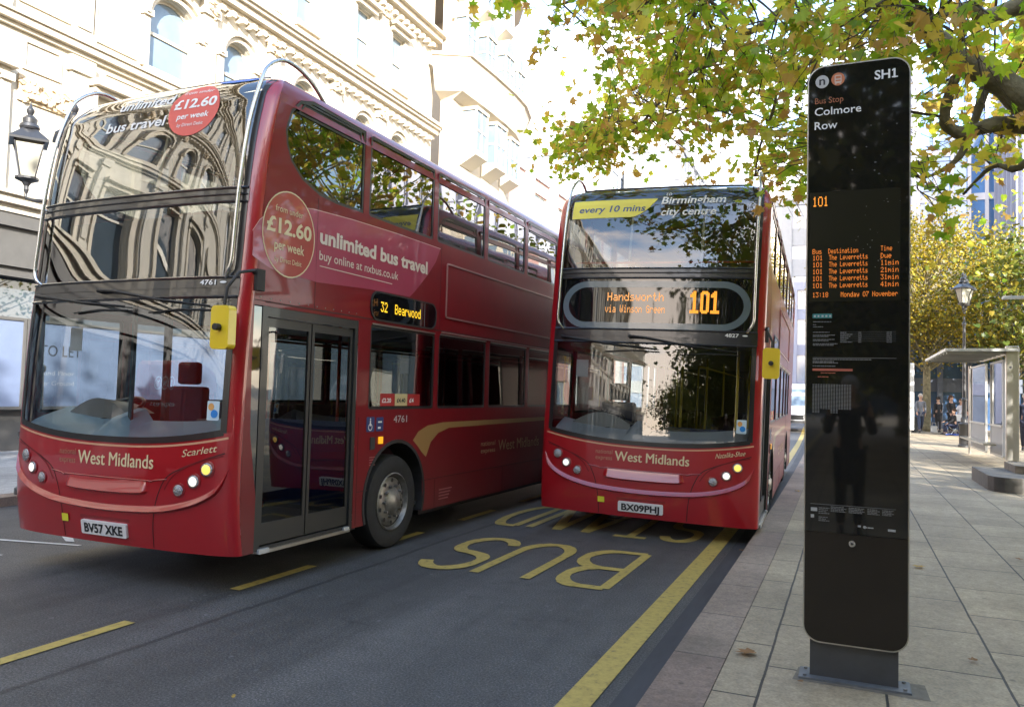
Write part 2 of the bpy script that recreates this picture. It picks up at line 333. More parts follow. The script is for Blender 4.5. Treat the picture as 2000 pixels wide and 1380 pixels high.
# ---------------------------------------------------------------- ground, road, pavements
def kerbx(y): return -0.955-0.0010*max(0, y-4)-0.00052*max(0, y-4)**2*(1 if y < 40 else 0)-(0.00052*36*36+.04*(y-40) if y >= 40 else 0)
def groundmat():
    m = bpy.data.materials.new('asphalt'); m.use_nodes = True; t = m.node_tree; p = t.nodes['Principled BSDF']
    tc = nd(t, 'ShaderNodeTexCoord'); L = t.links.new
    def noise(sc, det=4, st=None, rough=.6):
        n = nd(t, 'ShaderNodeTexNoise'); n.inputs['Scale'].default_value = sc; n.inputs['Detail'].default_value = det; n.inputs['Roughness'].default_value = rough
        if st:
            mp = nd(t, 'ShaderNodeMapping'); mp.inputs['Scale'].default_value = st; L(tc.outputs['Object'], mp.inputs[0]); L(mp.outputs[0], n.inputs['Vector'])
        else: L(tc.outputs['Object'], n.inputs['Vector'])
        return n
    def ramp(src, stops):
        c = nd(t, 'ShaderNodeValToRGB'); e = c.color_ramp.elements
        while len(e) < len(stops): e.new(.5)
        for i, (q, v) in enumerate(stops): e[i].position = q; e[i].color = (*([v]*3 if not isinstance(v, tuple) else v), 1)
        L(src, c.inputs[0]); return c
    base = ramp(noise(75, 4, None, .8).outputs[0], [(.34, (.026, .025, .024)), (.5, (.074, .071, .067)), (.66, (.18, .174, .165))])
    patch = ramp(noise(.55, 5, (1, .25, 1)).outputs[0], [(.3, .80), (.7, 1.18)])
    mid = ramp(noise(5, 5).outputs[0], [(.3, .86), (.7, 1.13)])
    streak = ramp(noise(2.2, 4, (1, .06, 1)).outputs[0], [(.32, .66), (.5, 1.0), (.7, 1.16)])
    vor = nd(t, 'ShaderNodeTexVoronoi'); vor.inputs['Scale'].default_value = 5.5; L(tc.outputs['Object'], vor.inputs['Vector'])
    spk = ramp(vor.outputs['Distance'], [(0, .5), (.07, .40), (.10, 0)])
    a = base.outputs[0]
    for q in (patch, mid, streak):
        mx = nd(t, 'ShaderNodeMix', data_type='RGBA', blend_type='MULTIPLY'); mx.inputs[0].default_value = 1
        L(a, mx.inputs[6]); L(q.outputs[0], mx.inputs[7]); a = mx.outputs[2]
    sel = ramp(noise(1.3, 2).outputs[0], [(.5, 0), (.56, .55)])
    mul = nd(t, 'ShaderNodeMath', operation='MULTIPLY'); L(spk.outputs[0], mul.inputs[0]); L(sel.outputs[0], mul.inputs[1])
    mx = nd(t, 'ShaderNodeMix', data_type='RGBA'); L(mul.outputs[0], mx.inputs[0]); L(a, mx.inputs[6]); mx.inputs[7].default_value = (.35, .35, .34, 1); a = mx.outputs[2]
    # tyre-polished tracks, a sealed joint and blotchy oil stains along the lane
    sx = nd(t, 'ShaderNodeSeparateXYZ'); L(tc.outputs['Object'], sx.inputs[0]); wob = nd(t, 'ShaderNodeMath', operation='MULTIPLY_ADD'); wob.inputs[1].default_value = .10; L(noise(1.1, 6).outputs[0], wob.inputs[0]); L(sx.outputs['X'], wob.inputs[2])
    def band(xc, w, v, soft):
        d = nd(t, 'ShaderNodeMath', operation='SUBTRACT'); d.inputs[1].default_value = xc+.05; L(wob.outputs[0], d.inputs[0]); ab = nd(t, 'ShaderNodeMath', operation='ABSOLUTE'); L(d.outputs[0], ab.inputs[0])
        m_ = nd(t, 'ShaderNodeMapRange'); m_.inputs['From Min'].default_value = w; m_.inputs['From Max'].default_value = w+soft; m_.inputs['To Min'].default_value = v; m_.inputs['To Max'].default_value = 1; L(ab.outputs[0], m_.inputs[0]); return m_.outputs[0]
    for q in (band(-4.05, .015, .50, .02), band(-3.55, .25, .80, .35), band(-2.75, .30, 1.10, .4), band(-6.0, .3, .86, .4), band(-1.95, .22, .90, .3), ramp(noise(1.7, 7, None, .7).outputs[0], [(.30, .55), (.40, 1.0), (.75, 1.06)]).outputs[0]):
        v = nd(t, 'ShaderNodeVectorMath', operation='SCALE'); L(a, v.inputs[0]); L(q, v.inputs['Scale']); a = v.outputs[0]
    L(a, p.inputs['Base Color']); p.inputs['Roughness'].default_value = .62
    b = nd(t, 'ShaderNodeBump'); b.inputs['Strength'].default_value = .55; b.inputs['Distance'].default_value = .008
    L(noise(110, 3).outputs[0], b.inputs['Height']); L(b.outputs[0], p.inputs['Normal'])
    return m
ASPH = groundmat()
def slabmat(name, c1, c2, row, length, off=(0, 0), mortar=.012, stain=.25, tint2=None, mcol=(.045, .042, .036)):
    m = bpy.data.materials.new(name); m.use_nodes = True; t = m.node_tree; p = t.nodes['Principled BSDF']; L = t.links.new
    tc = nd(t, 'ShaderNodeTexCoord'); sx = nd(t, 'ShaderNodeSeparateXYZ'); cx = nd(t, 'ShaderNodeCombineXYZ'); L(tc.outputs['Object'], sx.inputs[0])
    ax = nd(t, 'ShaderNodeMath', operation='ADD'); ax.inputs[1].default_value = off[0]; ay = nd(t, 'ShaderNodeMath', operation='ADD'); ay.inputs[1].default_value = off[1]
    L(sx.outputs['X'], ax.inputs[0]); L(sx.outputs['Y'], ay.inputs[0]); L(ay.outputs[0], cx.inputs['X']); L(ax.outputs[0], cx.inputs['Y'])
    nw = nd(t, 'ShaderNodeTexNoise'); nw.inputs['Scale'].default_value = 3.0; L(tc.outputs['Object'], nw.inputs['Vector'])
    wv = nd(t, 'ShaderNodeVectorMath', operation='MULTIPLY_ADD'); wv.inputs[1].default_value = (.010, .010, 0); L(nw.outputs['Color'], wv.inputs[0]); L(cx.outputs[0], wv.inputs[2])
    br = nd(t, 'ShaderNodeTexBrick'); br.offset = .43; br.inputs['Scale'].default_value = 1; br.inputs['Brick Width'].default_value = length; br.inputs['Row Height'].default_value = row
    br.inputs['Mortar Size'].default_value = mortar*.5; br.inputs['Mortar Smooth'].default_value = .4; br.inputs['Color1'].default_value = (*c1, 1); br.inputs['Color2'].default_value = (*c2, 1); br.inputs['Mortar'].default_value = (*mcol, 1)
    L(wv.outputs[0], br.inputs['Vector'])
    a = br.outputs['Color']
    for sc, lo, hi, det in ((.9, 1-stain, 1+stain*.7, 6), (14, .86, 1.14, 4), (70, .78, 1.22, 3)):
        n = nd(t, 'ShaderNodeTexNoise'); n.inputs['Scale'].default_value = sc; n.inputs['Detail'].default_value = det; L(tc.outputs['Object'], n.inputs['Vector'])
        mr = nd(t, 'ShaderNodeMapRange'); mr.inputs['From Min'].default_value = .3; mr.inputs['From Max'].default_value = .7; mr.inputs['To Min'].default_value = lo; mr.inputs['To Max'].default_value = hi; L(n.outputs[0], mr.inputs[0])
        v = nd(t, 'ShaderNodeVectorMath', operation='SCALE'); L(a, v.inputs[0]); L(mr.outputs[0], v.inputs['Scale']); a = v.outputs[0]
    vo = nd(t, 'ShaderNodeTexVoronoi'); vo.inputs['Scale'].default_value = 3.3; L(tc.outputs['Object'], vo.inputs['Vector'])
    mr = nd(t, 'ShaderNodeMapRange'); mr.inputs['From Min'].default_value = .04; mr.inputs['From Max'].default_value = .075; mr.inputs['To Min'].default_value = .55; L(vo.outputs['Distance'], mr.inputs[0])
    v = nd(t, 'ShaderNodeVectorMath', operation='SCALE'); L(a, v.inputs[0]); L(mr.outputs[0], v.inputs['Scale']); a = v.outputs[0]
    L(a, p.inputs['Base Color']); p.inputs['Roughness'].default_value = .7
    n = nd(t, 'ShaderNodeTexNoise'); n.inputs['Scale'].default_value = 90; L(tc.outputs['Object'], n.inputs['Vector'])
    b = nd(t, 'ShaderNodeBump'); b.inputs['Strength'].default_value = .25; b.inputs['Distance'].default_value = .006; L(n.outputs[0], b.inputs['Height'])
    b2 = nd(t, 'ShaderNodeBump', invert=True); b2.inputs['Strength'].default_value = .8; b2.inputs['Distance'].default_value = .006; L(br.outputs['Fac'], b2.inputs['Height']); L(b.outputs[0], b2.inputs['Normal'])
    L(b2.outputs[0], p.inputs['Normal']); MAT[name] = m; return m
PAVE = slabmat('york_paving', (.37, .30, .200), (.29, .235, .16), .61, .92, (.42, .30), mortar=.017, stain=.32)
KERB = slabmat('kerb_stone', (.215, .155, .120), (.27, .21, .16), 5.0, .95, (3.0, .45), stain=.35)
PAVL = slabmat('grey_paving', (.36, .35, .33), (.30, .29, .27), .60, .80)
def strip(name, xa, xb, z, m, ys, za=None, edge=None):
    mb = MB(); n = len(ys)
    vs = []
    for y in ys: vs += [(xa(y), y, z), (xb(y), y, z)]
    mb.add(vs, [(2*i, 2*i+1, 2*i+3, 2*i+2) for i in range(n-1)])
    if edge is not None:
        vs = []
        for y in ys: vs += [(edge(y), y, 0), (edge(y), y, z)]
        mb.add(vs, [(2*i, 2*i+1, 2*i+3, 2*i+2) for i in range(n-1)])
    o = mb.build(name, m); return tag(o, kind='structure')
YS = [-90, -40, -10, 0, 2, 4, 6, 8, 10, 12, 15, 18, 21, 25, 30, 35, 40, 50, 60, 80, 110, 160]
g = MB(); g.add([(-400, -400, -.02), (400, -400, -.02), (400, 600, -.02), (-400, 600, -.02)], [(0,1,2,3)])
tag(g.build('ground', mat('ground_earth', (.10, .10, .09), .9, var=.2, vscale=.1)), kind='structure')
LK = lambda y: -9.9-.02*max(0, y-12)
strip('road', lambda y: LK(y)-.1, lambda y: kerbx(y)+.05, 0, ASPH, YS)
strip('kerb', kerbx, lambda y: kerbx(y)+.30, .12, KERB, YS, edge=kerbx)
strip('pavement', lambda y: kerbx(y)+.304, lambda y: 60, .12, PAVE, YS)
strip('far_kerb', lambda y: LK(y)-.3, LK, .12, KERB, YS, edge=LK)
strip('far_pavement', lambda y: -40, lambda y: LK(y)-.302, .12, PAVL, YS)
gut = strip('gutter_channel', lambda y: kerbx(y)-.20, lambda y: kerbx(y)+.0, .003, mat('gutter_dark', (.045, .045, .048), .7, var=.35, vscale=4, stretch=(1, .2, 1)), YS)
def markmat(name, col, wear=.42):
    m = bpy.data.materials.new(name); m.use_nodes = True; t = m.node_tree; p = t.nodes['Principled BSDF']; L = t.links.new
    tc = nd(t, 'ShaderNodeTexCoord'); f = None
    c = nd(t, 'ShaderNodeValToRGB'); e = c.color_ramp.elements; e.new(.5)
    for i, (q, v) in enumerate(((wear-.10, (.10, .09, .065)), (wear, tuple(x*.80 for x in col)), (wear+.16, col))): e[i].position = q; e[i].color = (*v, 1)
    n = nd(t, 'ShaderNodeTexNoise'); n.inputs['Scale'].default_value = 15; n.inputs['Detail'].default_value = 9; n.inputs['Roughness'].default_value = .8
    L(tc.outputs['Object'], n.inputs['Vector']); L(n.outputs[0], c.inputs[0]); L(c.outputs[0], p.inputs['Base Color']); p.inputs['Roughness'].default_value = .6
    return m
YMK = markmat('yellow_paint', (.52, .38, .10), .44); WMK = markmat('white_paint', (.62, .62, .58), .38)
def marking(name, polys, z=.006, m=YMK):
    mb = MB()
    for P in polys: mb.add([(x, y, z) for x, y in P], [tuple(range(len(P)))])
    return tag(mb.build(name, m), kind='structure')
marking('lane_dashes', [[(-4.555, y), (-4.455, y), (-4.455, y+1), (-4.555, y+1)] for y in np.arange(-20.95, 60, 2.0)])
yy = [a for a in YS if a < 60]; off0, off1 = -.47, -.27
for k in range(len(yy)-1): pass
el = MB(); vs = []
for y in yy: vs += [(kerbx(y)-.455, y, .006), (kerbx(y)-.285, y, .006)]
el.add(vs, [(2*i, 2*i+1, 2*i+3, 2*i+2) for i in range(len(yy)-1)]); tag(el.build('yellow_edge_line', YMK), kind='structure')
def stroke(pts, w):
    """polyline to quads strip in letter space (pts in metres)"""
    P = [Vector(p) for p in pts]; L_, R_ = [], []
    for i, p in enumerate(P):
        d = (P[min(i+1, len(P)-1)]-P[max(i-1, 0)]).normalized(); n = Vector((-d.y, d.x))
        L_.append(p+n*w[0]*abs(n.x)/2+n*w[1]*abs(n.y)/2); R_.append(p-n*w[0]*abs(n.x)/2-n*w[1]*abs(n.y)/2)
    return [[tuple(L_[i]), tuple(R_[i]), tuple(R_[i+1]), tuple(L_[i+1])] for i in range(len(P)-1)]
def arc(cx, cy, rx, ry, a0, a1, n=10): return [(cx+rx*cos(radians(a0+(a1-a0)*k/n)), cy+ry*sin(radians(a0+(a1-a0)*k/n))) for k in range(n+1)]
LET = {'B': [[(0, 0), (0, 1)], [(0, 1), (.45, 1)]+arc(.45, .76, .38, .24, 90, -90)+[(0, .52)], [(0, .52), (.5, .52)]+arc(.5, .26, .45, .26, 90, -90)+[(0, 0)]],
 'U': [[(0, 1), (0, .3)]+arc(.45, .28, .45, .28, 180, 360)+[(.9, 1)]],
 'S': [arc(.45, .76, .42, .24, 20, 180)+arc(.45, .70, .42, .18, 180, 250, 5)+[(.5, .5)]+arc(.45, .27, .45, .25, 60, -10, 6)+arc(.45, .25, .45, .25, -10, -165, 8)],
 'T': [[(0, 1), (.9, 1)], [(.45, 1), (.45, 0)]], 'A': [[(0, 0), (.45, 1)], [(.45, 1), (.9, 0)], [(.16, .33), (.74, .33)]],
 'N': [[(0, 0), (0, 1)], [(0, 1), (.85, 0)], [(.85, 0), (.85, 1)]], 'D': [[(0, 0), (0, 1)], [(0, 1), (.35, 1)]+arc(.35, .5, .5, .5, 90, -90)+[(0, 0)]]}
def road_word(name, s, xs, w, y0, y1):
    polys = []
    mb = MB(); k = 0
    for ch, x in zip(s, xs):
        for st in LET[ch]:
            z = .006+.0007*(k % 5); k += 1
            for P in stroke([(x-a*w, y1-b*(y1-y0)) for a, b in st], (.095, .12)): mb.add([(px_, py_, z) for px_, py_ in P], [tuple(range(len(P)))])
    return tag(mb.build(name, YMK), kind='structure')
road_word('bus_road_lettering', 'BUS', [-1.90, -2.62, -3.26], .55, 6.55, 8.13)
road_word('stand_road_lettering', 'STAND', [-1.62, -2.14, -2.68, -3.22, -3.76], .42, 9.05, 10.75)
marking('white_junction_lines', [[(-8.0, 5.40), (-7.0, 5.62), (-7.0, 5.67), (-8.0, 5.46)], [(-8.1, 4.75), (-7.2, 4.96), (-7.2, 5.01), (-8.1, 4.81)], [(-7.6, 5.9), (-7.3, 5.72), (-7.2, 5.74), (-7.5, 5.95)]], m=WMK)
# ---------------------------------------------------------------- buildings
class Facade:
    """a wall plane starting at p0, running along d, facing n; (s,z,depth outward) to world"""
    def __init__(f, name, p0, d, n, label, cat='building', group=None):
        f.p0 = Vector((*p0, 0)); f.d = Vector((*d, 0)).normalized(); f.n = Vector((*n, 0)).normalized(); f.nm = 0
        f.root = empty(name, (*p0, 0), label=label, cat=cat, group=group)
    def P(f, s, z, o=0): q = f.d*s+f.n*o; return (q.x, q.y, z)
    def wall(f, outer, holes, m, reveal=.30, name='wall'):
        mb = MB(); mb.prism(outer, holes, f.P, -reveal, 0); return mb.build(name, m, f.root)
    def bar(f, mb, s0, s1, z0, z1, o0, o1):
        c = [f.P(s, z, o) for z in (z0, z1) for s, o in ((s0, o0), (s1, o0), (s1, o1), (s0, o1))]
        mb.add(c, [(0,3,2,1),(4,5,6,7),(0,1,5,4),(1,2,6,5),(2,3,7,6),(3,0,4,7)])
    def shape(f, c, w, z0, z1, arch):
        a, b = c-w/2, c+w/2
        if not arch: return [(a, z0), (b, z0), (b, z1), (a, z1)]
        r = w/2*arch; h = z1-r
        return [(a, z0), (b, z0), (b, h)]+[(c+w/2*cos(radians(t)), h+r*sin(radians(t))) for t in range(15, 180, 15)]+[(a, h)]
    def window(f, c, w, z0, z1, arch=0, pm=None, fm=None, depth=.16, mid=True, vert=0, fr=.07):
        P = f.shape(c, w, z0, z1, arch); mb = MB(); mb.prism(P, [inset(P, fr)], f.P, -depth-.05, -depth+.03)
        if mid: f.bar(mb, c-w/2+fr, c+w/2-fr, (z0+z1)/2-.04, (z0+z1)/2+.04, -depth-.045, -depth+.025)
        for k in range(vert): x = c-w/2+w*(k+1)/(vert+1); f.bar(mb, x-.02, x+.02, z0+fr, z1-fr-(w/2*arch*.3), -depth-.04, -depth+.02)
        o = mb.build('window', fm or WINF, f.root)
        pb = MB(); pb.poly(inset(P, fr*.6), [], lambda a, b: f.P(a, b, -depth-.02)); pb.build('pane', pm or WING, o); return o
def hood(f, mb, c, w, z1, arch, t=.14, o=.12):
    """moulding round the head of an opening"""
    if arch:
        r = w/2*arch; h = z1-r; A = [(c+(w/2+t)*cos(radians(q)), h+(r+t)*sin(radians(q))) for q in range(0, 181, 15)]; B_ = [(c+(w/2+.01)*cos(radians(q)), h+(r+.01)*sin(radians(q))) for q in range(180, -1, -15)]
        mb.prism(A+B_, [], f.P, .004, o)
        A = [(c+(w/2+t+.10)*cos(radians(q)), h+(r+t+.10)*sin(radians(q))) for q in range(0, 181, 15)]; B_ = [(c+(w/2+t+.01)*cos(radians(q)), h+(r+t+.01)*sin(radians(q))) for q in range(180, -1, -15)]
        mb.prism(A+B_, [], f.P, .004, o+.10)
    else:
        f.bar(mb, c-w/2-.18, c+w/2+.18, z1+.03, z1+.20, .004, o); f.bar(mb, c-w/2-.28, c+w/2+.28, z1+.203, z1+.33, .004, o+.16)
def cornice(f, mb, s0, s1, z, steps, corb=0):
    for dz0, dz1, o in steps: f.bar(mb, s0, s1, z+dz0, z+dz1, .004, o)
    if corb:
        s = s0+.2
        while s < s1-.2: f.bar(mb, s, s+.16, z+steps[0][0]-.16, z+steps[0][0]-.003, .006, steps[0][2]+.12); s += corb
def carve(f, mb, s0, s1, z0, z1, seed, n=60, o=.05):
    R = random.Random(seed)
    for k in range(n):
        s = R.uniform(s0, s1); z = R.uniform(z0, z1); r = R.uniform(.03, .09); q = ellipse(s, z, r*R.uniform(.5, 1.6), r, 7)
        mb.prism(q, [], f.P, .003, o*R.uniform(.5, 1.6))
def grand(name, y0, y1, label, centers, sh, seed, front=True, x=-16.2, group=None):
    f = Facade(name, (x, y0), (0, 1), (1, 0), label, group=group); S = lambda y: y-y0; Ln = y1-y0
    ops = []
    for i, (yc, big) in enumerate(centers):
        c = S(yc); w = 1.5 if big else 1.15
        ops.append((c, w+.1, 5.55, 7.85, 0, 'sash')); ops.append((c, w, 9.45, 11.45 if big else 11.35, .9 if big else 1, 'arch'))
        ops.append((c, w*.78, 13.15, 15.25, 0, 'up')); ops.append((c, w*.8, 17.0, 18.9, .5, 'att'))
    holes = [f.shape(c, w, a, b, ar) for c, w, a, b, ar, k in ops]
    f.wall([(0, 5.05), (Ln, 5.05), (Ln, 20.6), (0, 20.6)], holes, STONE)
    bk = MB(); f.bar(bk, .002, Ln-.002, .1, 20.5, -12, -.31); bk.build('inner_block', mat('inner_wall', (.22, .2, .18), .9), f.root)
    tr = MB()
    cornice(f, tr, 0, Ln, 5.05, [(0, .16, .28), (.163, .33, .42), (.333, .40, .52)])
    cornice(f, tr, 0, Ln, 8.98, [(0, .09, .10), (.093, .24, .22), (.243, .30, .28)])
    cornice(f, tr, 0, Ln, 12.05, [(0, .14, .16), (.143, .34, .34), (.343, .44, .46), (.443, .56, .55)], corb=.42)
    cornice(f, tr, 0, Ln, 15.95, [(0, .14, .18), (.143, .36, .42), (.363, .48, .60)], corb=.42)
    cornice(f, tr, 0, Ln, 19.6, [(0, .2, .3), (.203, .5, .65), (.503, 1.0, .3)])
    tr.build('cornice', STONE2, f.root)
    for c, w, a, b, ar, k in ops:
        hm = MB()
        hood(f, hm, c, w, b, ar, o=.12 if ar else .16)
        f.bar(hm, c-w/2-.16, c+w/2+.16, a-.16, a-.002, .005, .20); f.bar(hm, c-w/2-.10, c+w/2+.10, a-.30, a-.163, .005, .10)
        if k in ('arch', 'sash'):
            for sgn in (-1, 1):
                x0 = c+sgn*(w/2+.14); f.bar(hm, x0-.10, x0+.10, a+.002, b-(w/2*ar)-.06, .006, .10); f.bar(hm, x0-.14, x0+.14, b-(w/2*ar)-.057, b-(w/2*ar)+.10, .006, .17)
        wo = f.window(c, w, a, b, ar, pm=WINL if (k == 'arch' or k == 'up') else WING); hm.build('surround', STONE2, wo)
    cs = sorted(c for c, *_ in ops); mids = sorted(set(round((cs[i]+cs[i+4])/2, 3) for i in range(0, len(cs)-4, 4)))
    for q in mids:
        pl = MB()
        for z0, z1 in ((5.46, 8.90), (9.34, 11.95), (12.70, 15.86), (16.5, 19.5)):
            f.bar(pl, q-.24, q+.24, z0, z1, .006, .12); f.bar(pl, q-.17, q+.17, z0+.25, z1-.45, .123, .16)
            f.bar(pl, q-.30, q+.30, z0+.002, z0+.2, .007, .17); f.bar(pl, q-.31, q+.31, z1-.34, z1-.002, .007, .19)
        pl.build('pilaster', STONE, f.root)
    cv = MB()
    for i, q in enumerate(mids): carve(f, cv, q-.26, q+.26, 11.62, 11.95, seed+i, 16, .22); carve(f, cv, q-.26, q+.26, 15.55, 15.86, seed+i+50, 16, .22)
    for c, w, a, b, ar, k in ops:
        if k == 'up':
            for j in range(7): f.bar(cv, c-.55+j*.17, c-.47+j*.17, a-.72, a-.32, .01, .13)
    cv.build('carving', STONE3, f.root)
    # ground floor shopfront
    sf = MB(); f.bar(sf, 0, Ln, 3.95, 4.75, -.3, .22); f.bar(sf, 0, Ln, 4.753, 4.93, -.3, .34); f.bar(sf, 0, Ln, 4.933, 5.045, -.3, .24)
    f.bar(sf, 0, Ln, .12, .95, -.3, .08); f.bar(sf, 0, Ln, .953, 1.03, -.3, .13); f.bar(sf, 0, Ln, 3.75, 3.947, -.3, .12)
    for q in [0]+mids+[Ln]: f.bar(sf, max(0, q-.2), min(Ln, q+.2), 1.033, 3.747, -.3, .12)
    sf.build('shopfront', SHOPF, f.root)
    pz = MB(); f.bar(pz, .2, Ln-.2, 1.033, 3.747, -.6, -.22); pz.build('shop_window', WING, f.root)
    return f, ops, mids
hotel, hops, hmids = grand('stone_building', 8.2, 28.7, 'long cream Victorian stone building with arched windows and grey shopfront behind the left bus',
    [(9.75, 1), (15.0, 1), (17.35, 0), (20.3, 0), (23.6, 0), (25.95, 0)], 1, 5)
# carved frieze, big side light and window hood at the near end
fz = MB(); S = lambda y: y-8.2
hotel.bar(fz, S(10.98), S(12.28), 7.50, 8.06, .006, .05); carve(hotel, fz, S(11.05), S(12.2), 7.55, 8.0, 3, 110, .10); fz.build('carved_frieze', STONE3, hotel.root)
fz = MB(); hotel.bar(fz, S(12.62), S(14.3), 8.24, 8.36, .005, .30); hotel.bar(fz, S(12.55), S(14.38), 8.363, 8.50, .005, .45); hotel.bar(fz, S(12.55), S(12.75), 7.2, 8.237, .006, .22); hotel.bar(fz, S(14.2), S(14.4), 7.2, 8.237, .006, .22)
fz.build('door_hood', STONE2, hotel.root)
fz = MB()
for a, b, c, d in ((11.05, 11.95, 8.20, 8.86), (13.0, 14.2, 8.62, 8.9), (10.9, 12.1, 9.6, 11.9), (12.7, 13.9, 9.5, 11.8)):
    P = [(S(a), c), (S(b), c), (S(b), d), (S(a), d)]; fz.prism(P, [inset(P, .07)], hotel.P, .004, .045)
fz.build('wall_panel_moulding', STONE2, hotel.root)
def hoarding(y0, y1, z0, z1, words, label):
    r = empty('letting_board', (-16.2, y0, 0), label=label, cat='sign'); b = MB(); b.box(.235, .29, 0, y1-y0, z0, z1); b.build('board', HOARD, r)
    fr = MB(); fr.prism([(0-.06, z0-.06), (y1-y0+.06, z0-.06), (y1-y0+.06, z1+.06), (-.06, z1+.06)], [[(0, z0), (y1-y0, z0), (y1-y0, z1), (0, z1)]], lambda a, b_, d: (d, a, b_), .23, .32); fr.build('frame', SHOPF, r)
    for w, a0, a1, b0, h, m in words:
        t = MB(); text_into(t, w, lambda a, b_: (.294, a, b_), a0, a1, b0, h); t.build('lettering', m, r)
    return r
hoarding(10.3, 11.22, 1.05, 2.83, [], 'pale blue board filling the shop window left of the left bus')
hoarding(11.36, 17.2, 1.05, 2.83, [('TO LET', .25, 1.24, 2.13, .25, INK), ('Ground Floor', .0+.05, 1.1, 1.72, .10, mat('board_grey_ink', (.30, .32, .36), .6)), ('Lower Ground', .05, 1.1, 1.50, .10, mat('board_grey_ink', (.30, .32, .36), .6))], 'pale blue TO LET board seen through the windscreen of the left bus')
rowg = 'stone buildings continuing the row behind the viewer'
for i, (a, b, nm) in enumerate(((-13.5, 8.15, 'cream stone building next to the letting board end of the row'), (-40, -13.6, 'tall cream stone building farther back along the row'), (-72, -40.1, 'cream stone building far back along the row behind the viewer'))):
    cs = [(y, k % 2) for k, y in enumerate(np.arange(a+2.2, b-1.5, 2.9))]
    grand('stone_building', a, b, nm, cs, 1, 100+i*40)
# ---- curved corner building
def curve_building():
    r = empty('curved_corner_building', (-16.2, 28.8, 0), label='white curved corner building with a deep tapering balcony band and bay windows', cat='building')
    path = [(.35, 0), (.9, .03), (.95, 2), (.95, 4.2), (.85, 5.6), (.5, 7.0), (-.2, 8.2), (-1.4, 9.2), (-3.4, 9.9), (-8, 10.2)]
    def off(o):
        out = []
        for i, p in enumerate(path):
            a = Vector(path[max(i-1, 0)]); b = Vector(path[min(i+1, len(path)-1)]); d = (b-a).normalized(); n = Vector((d.y, -d.x)); q = Vector(p)+n*o; out.append((q.x, q.y))
        return out
    def ribbon(mb, prof):
        rings = [off(o) for o, z in prof]; vs = []
        for (o, z), rg in zip(prof, rings): vs += [(x, y, z) for x, y in rg]
        n = len(path); mb.add(vs, [(j*n+i, j*n+i+1, (j+1)*n+i+1, (j+1)*n+i) for j in range(len(prof)-1) for i in range(n-1)])
        mb.add([vs[j*n] for j in range(len(prof))], [tuple(range(len(prof)))])
    w = MB(); ribbon(w, [(0, 0), (0, 22.4), (-6, 22.4)]); w.build('wall', PSTONE, r)
    b = MB(); ribbon(b, [(.02, 13.72), (.55, 13.95), (.95, 15.25), (1.05, 15.28), (1.05, 15.42), (.55, 15.44), (.55, 15.55), (.02, 15.56)]); b.build('balcony_band', PSTONE, r)
    b = MB(); ribbon(b, [(.03, 20.6), (.5, 20.8), (.55, 21.1), (.03, 21.12)]); b.build('top_cornice', PSTONE, r)
    def oriel(y, z0, z1, wd, dp, arch, name):
        """bay with front and side lights"""
        xx = .95 if y < 5 else .72; q = MB()
        P = lambda a, b_, d: (xx+d, y+a, b_)
        q.box(xx-.1, xx+dp, y-wd/2, y+wd/2, z0-.22, z0); q.box(xx-.1, xx+dp+.03, y-wd/2-.03, y+wd/2+.03, z1, z1+.14)
        q.add([(xx, y-wd/2, z0-.223), (xx+dp, y-wd/2, z0-.223), (xx+dp, y+wd/2, z0-.223), (xx, y+wd/2, z0-.223), (xx, y-wd/2, z0-.62), (xx, y+wd/2, z0-.62)], [(0,1,4), (3,5,2), (1,2,5,4), (0,4,5,3)])
        for (ax, ay) in ((xx+dp-.07, y-wd/2), (xx+dp-.07, y+wd/2-.07), (xx+.0, y-wd/2), (xx+.0, y+wd/2-.07)): q.box(ax, ax+.07, ay, ay+.07, z0+.002, z1-.002)
        q.box(xx+.07, xx+dp-.07, y-wd/2+.01, y-wd/2+.06, (z0+z1)/2-.04, (z0+z1)/2+.04); q.box(xx+dp-.06, xx+dp-.01, y-wd/2+.07, y+wd/2-.07, (z0+z1)/2-.04, (z0+z1)/2+.04)
        q.box(xx+dp-.055, xx+dp-.015, y-.03, y+.03, z0+.003, z1-.003)
        o = q.build(name, WINF, r); p = MB(); p.box(xx+.03, xx+dp-.035, y-wd/2+.035, y+wd/2-.035, z0+.004, z1-.004); p.build('pane', WINL, o)
        if arch:
            p = MB(); p.prism([(-wd/2, z1+.14)]+[(wd/2*cos(radians(t)), z1+.14+.75*sin(radians(t))) for t in range(180, -1, -15)], [], P, 0, dp-.05); p.build('arched_head', WINF, o)
            p = MB(); p.prism([(wd*.38*cos(radians(t)), z1+.16+.58*sin(radians(t))) for t in range(180, -1, -15)], [], P, dp-.049, dp-.02); p.build('arched_pane', WINL, o)
    for y in (1.3, 3.35, 5.45): oriel(y, 11.75, 13.45, 1.15, .75, False, 'bay_window')
    for y in (.4, 2.4, 4.4, 6.3): oriel(y, 15.75, 17.1, 1.0, .62, True, 'arched_dormer_window')
    for y in (1.3, 3.35, 5.45): oriel(y, 7.9, 9.9, 1.15, .75, False, 'bay_window')
    for y in (.5, 2.5, 4.5): oriel(y, 18.6, 20.2, .95, .5, False, 'attic_window')
curve_building()
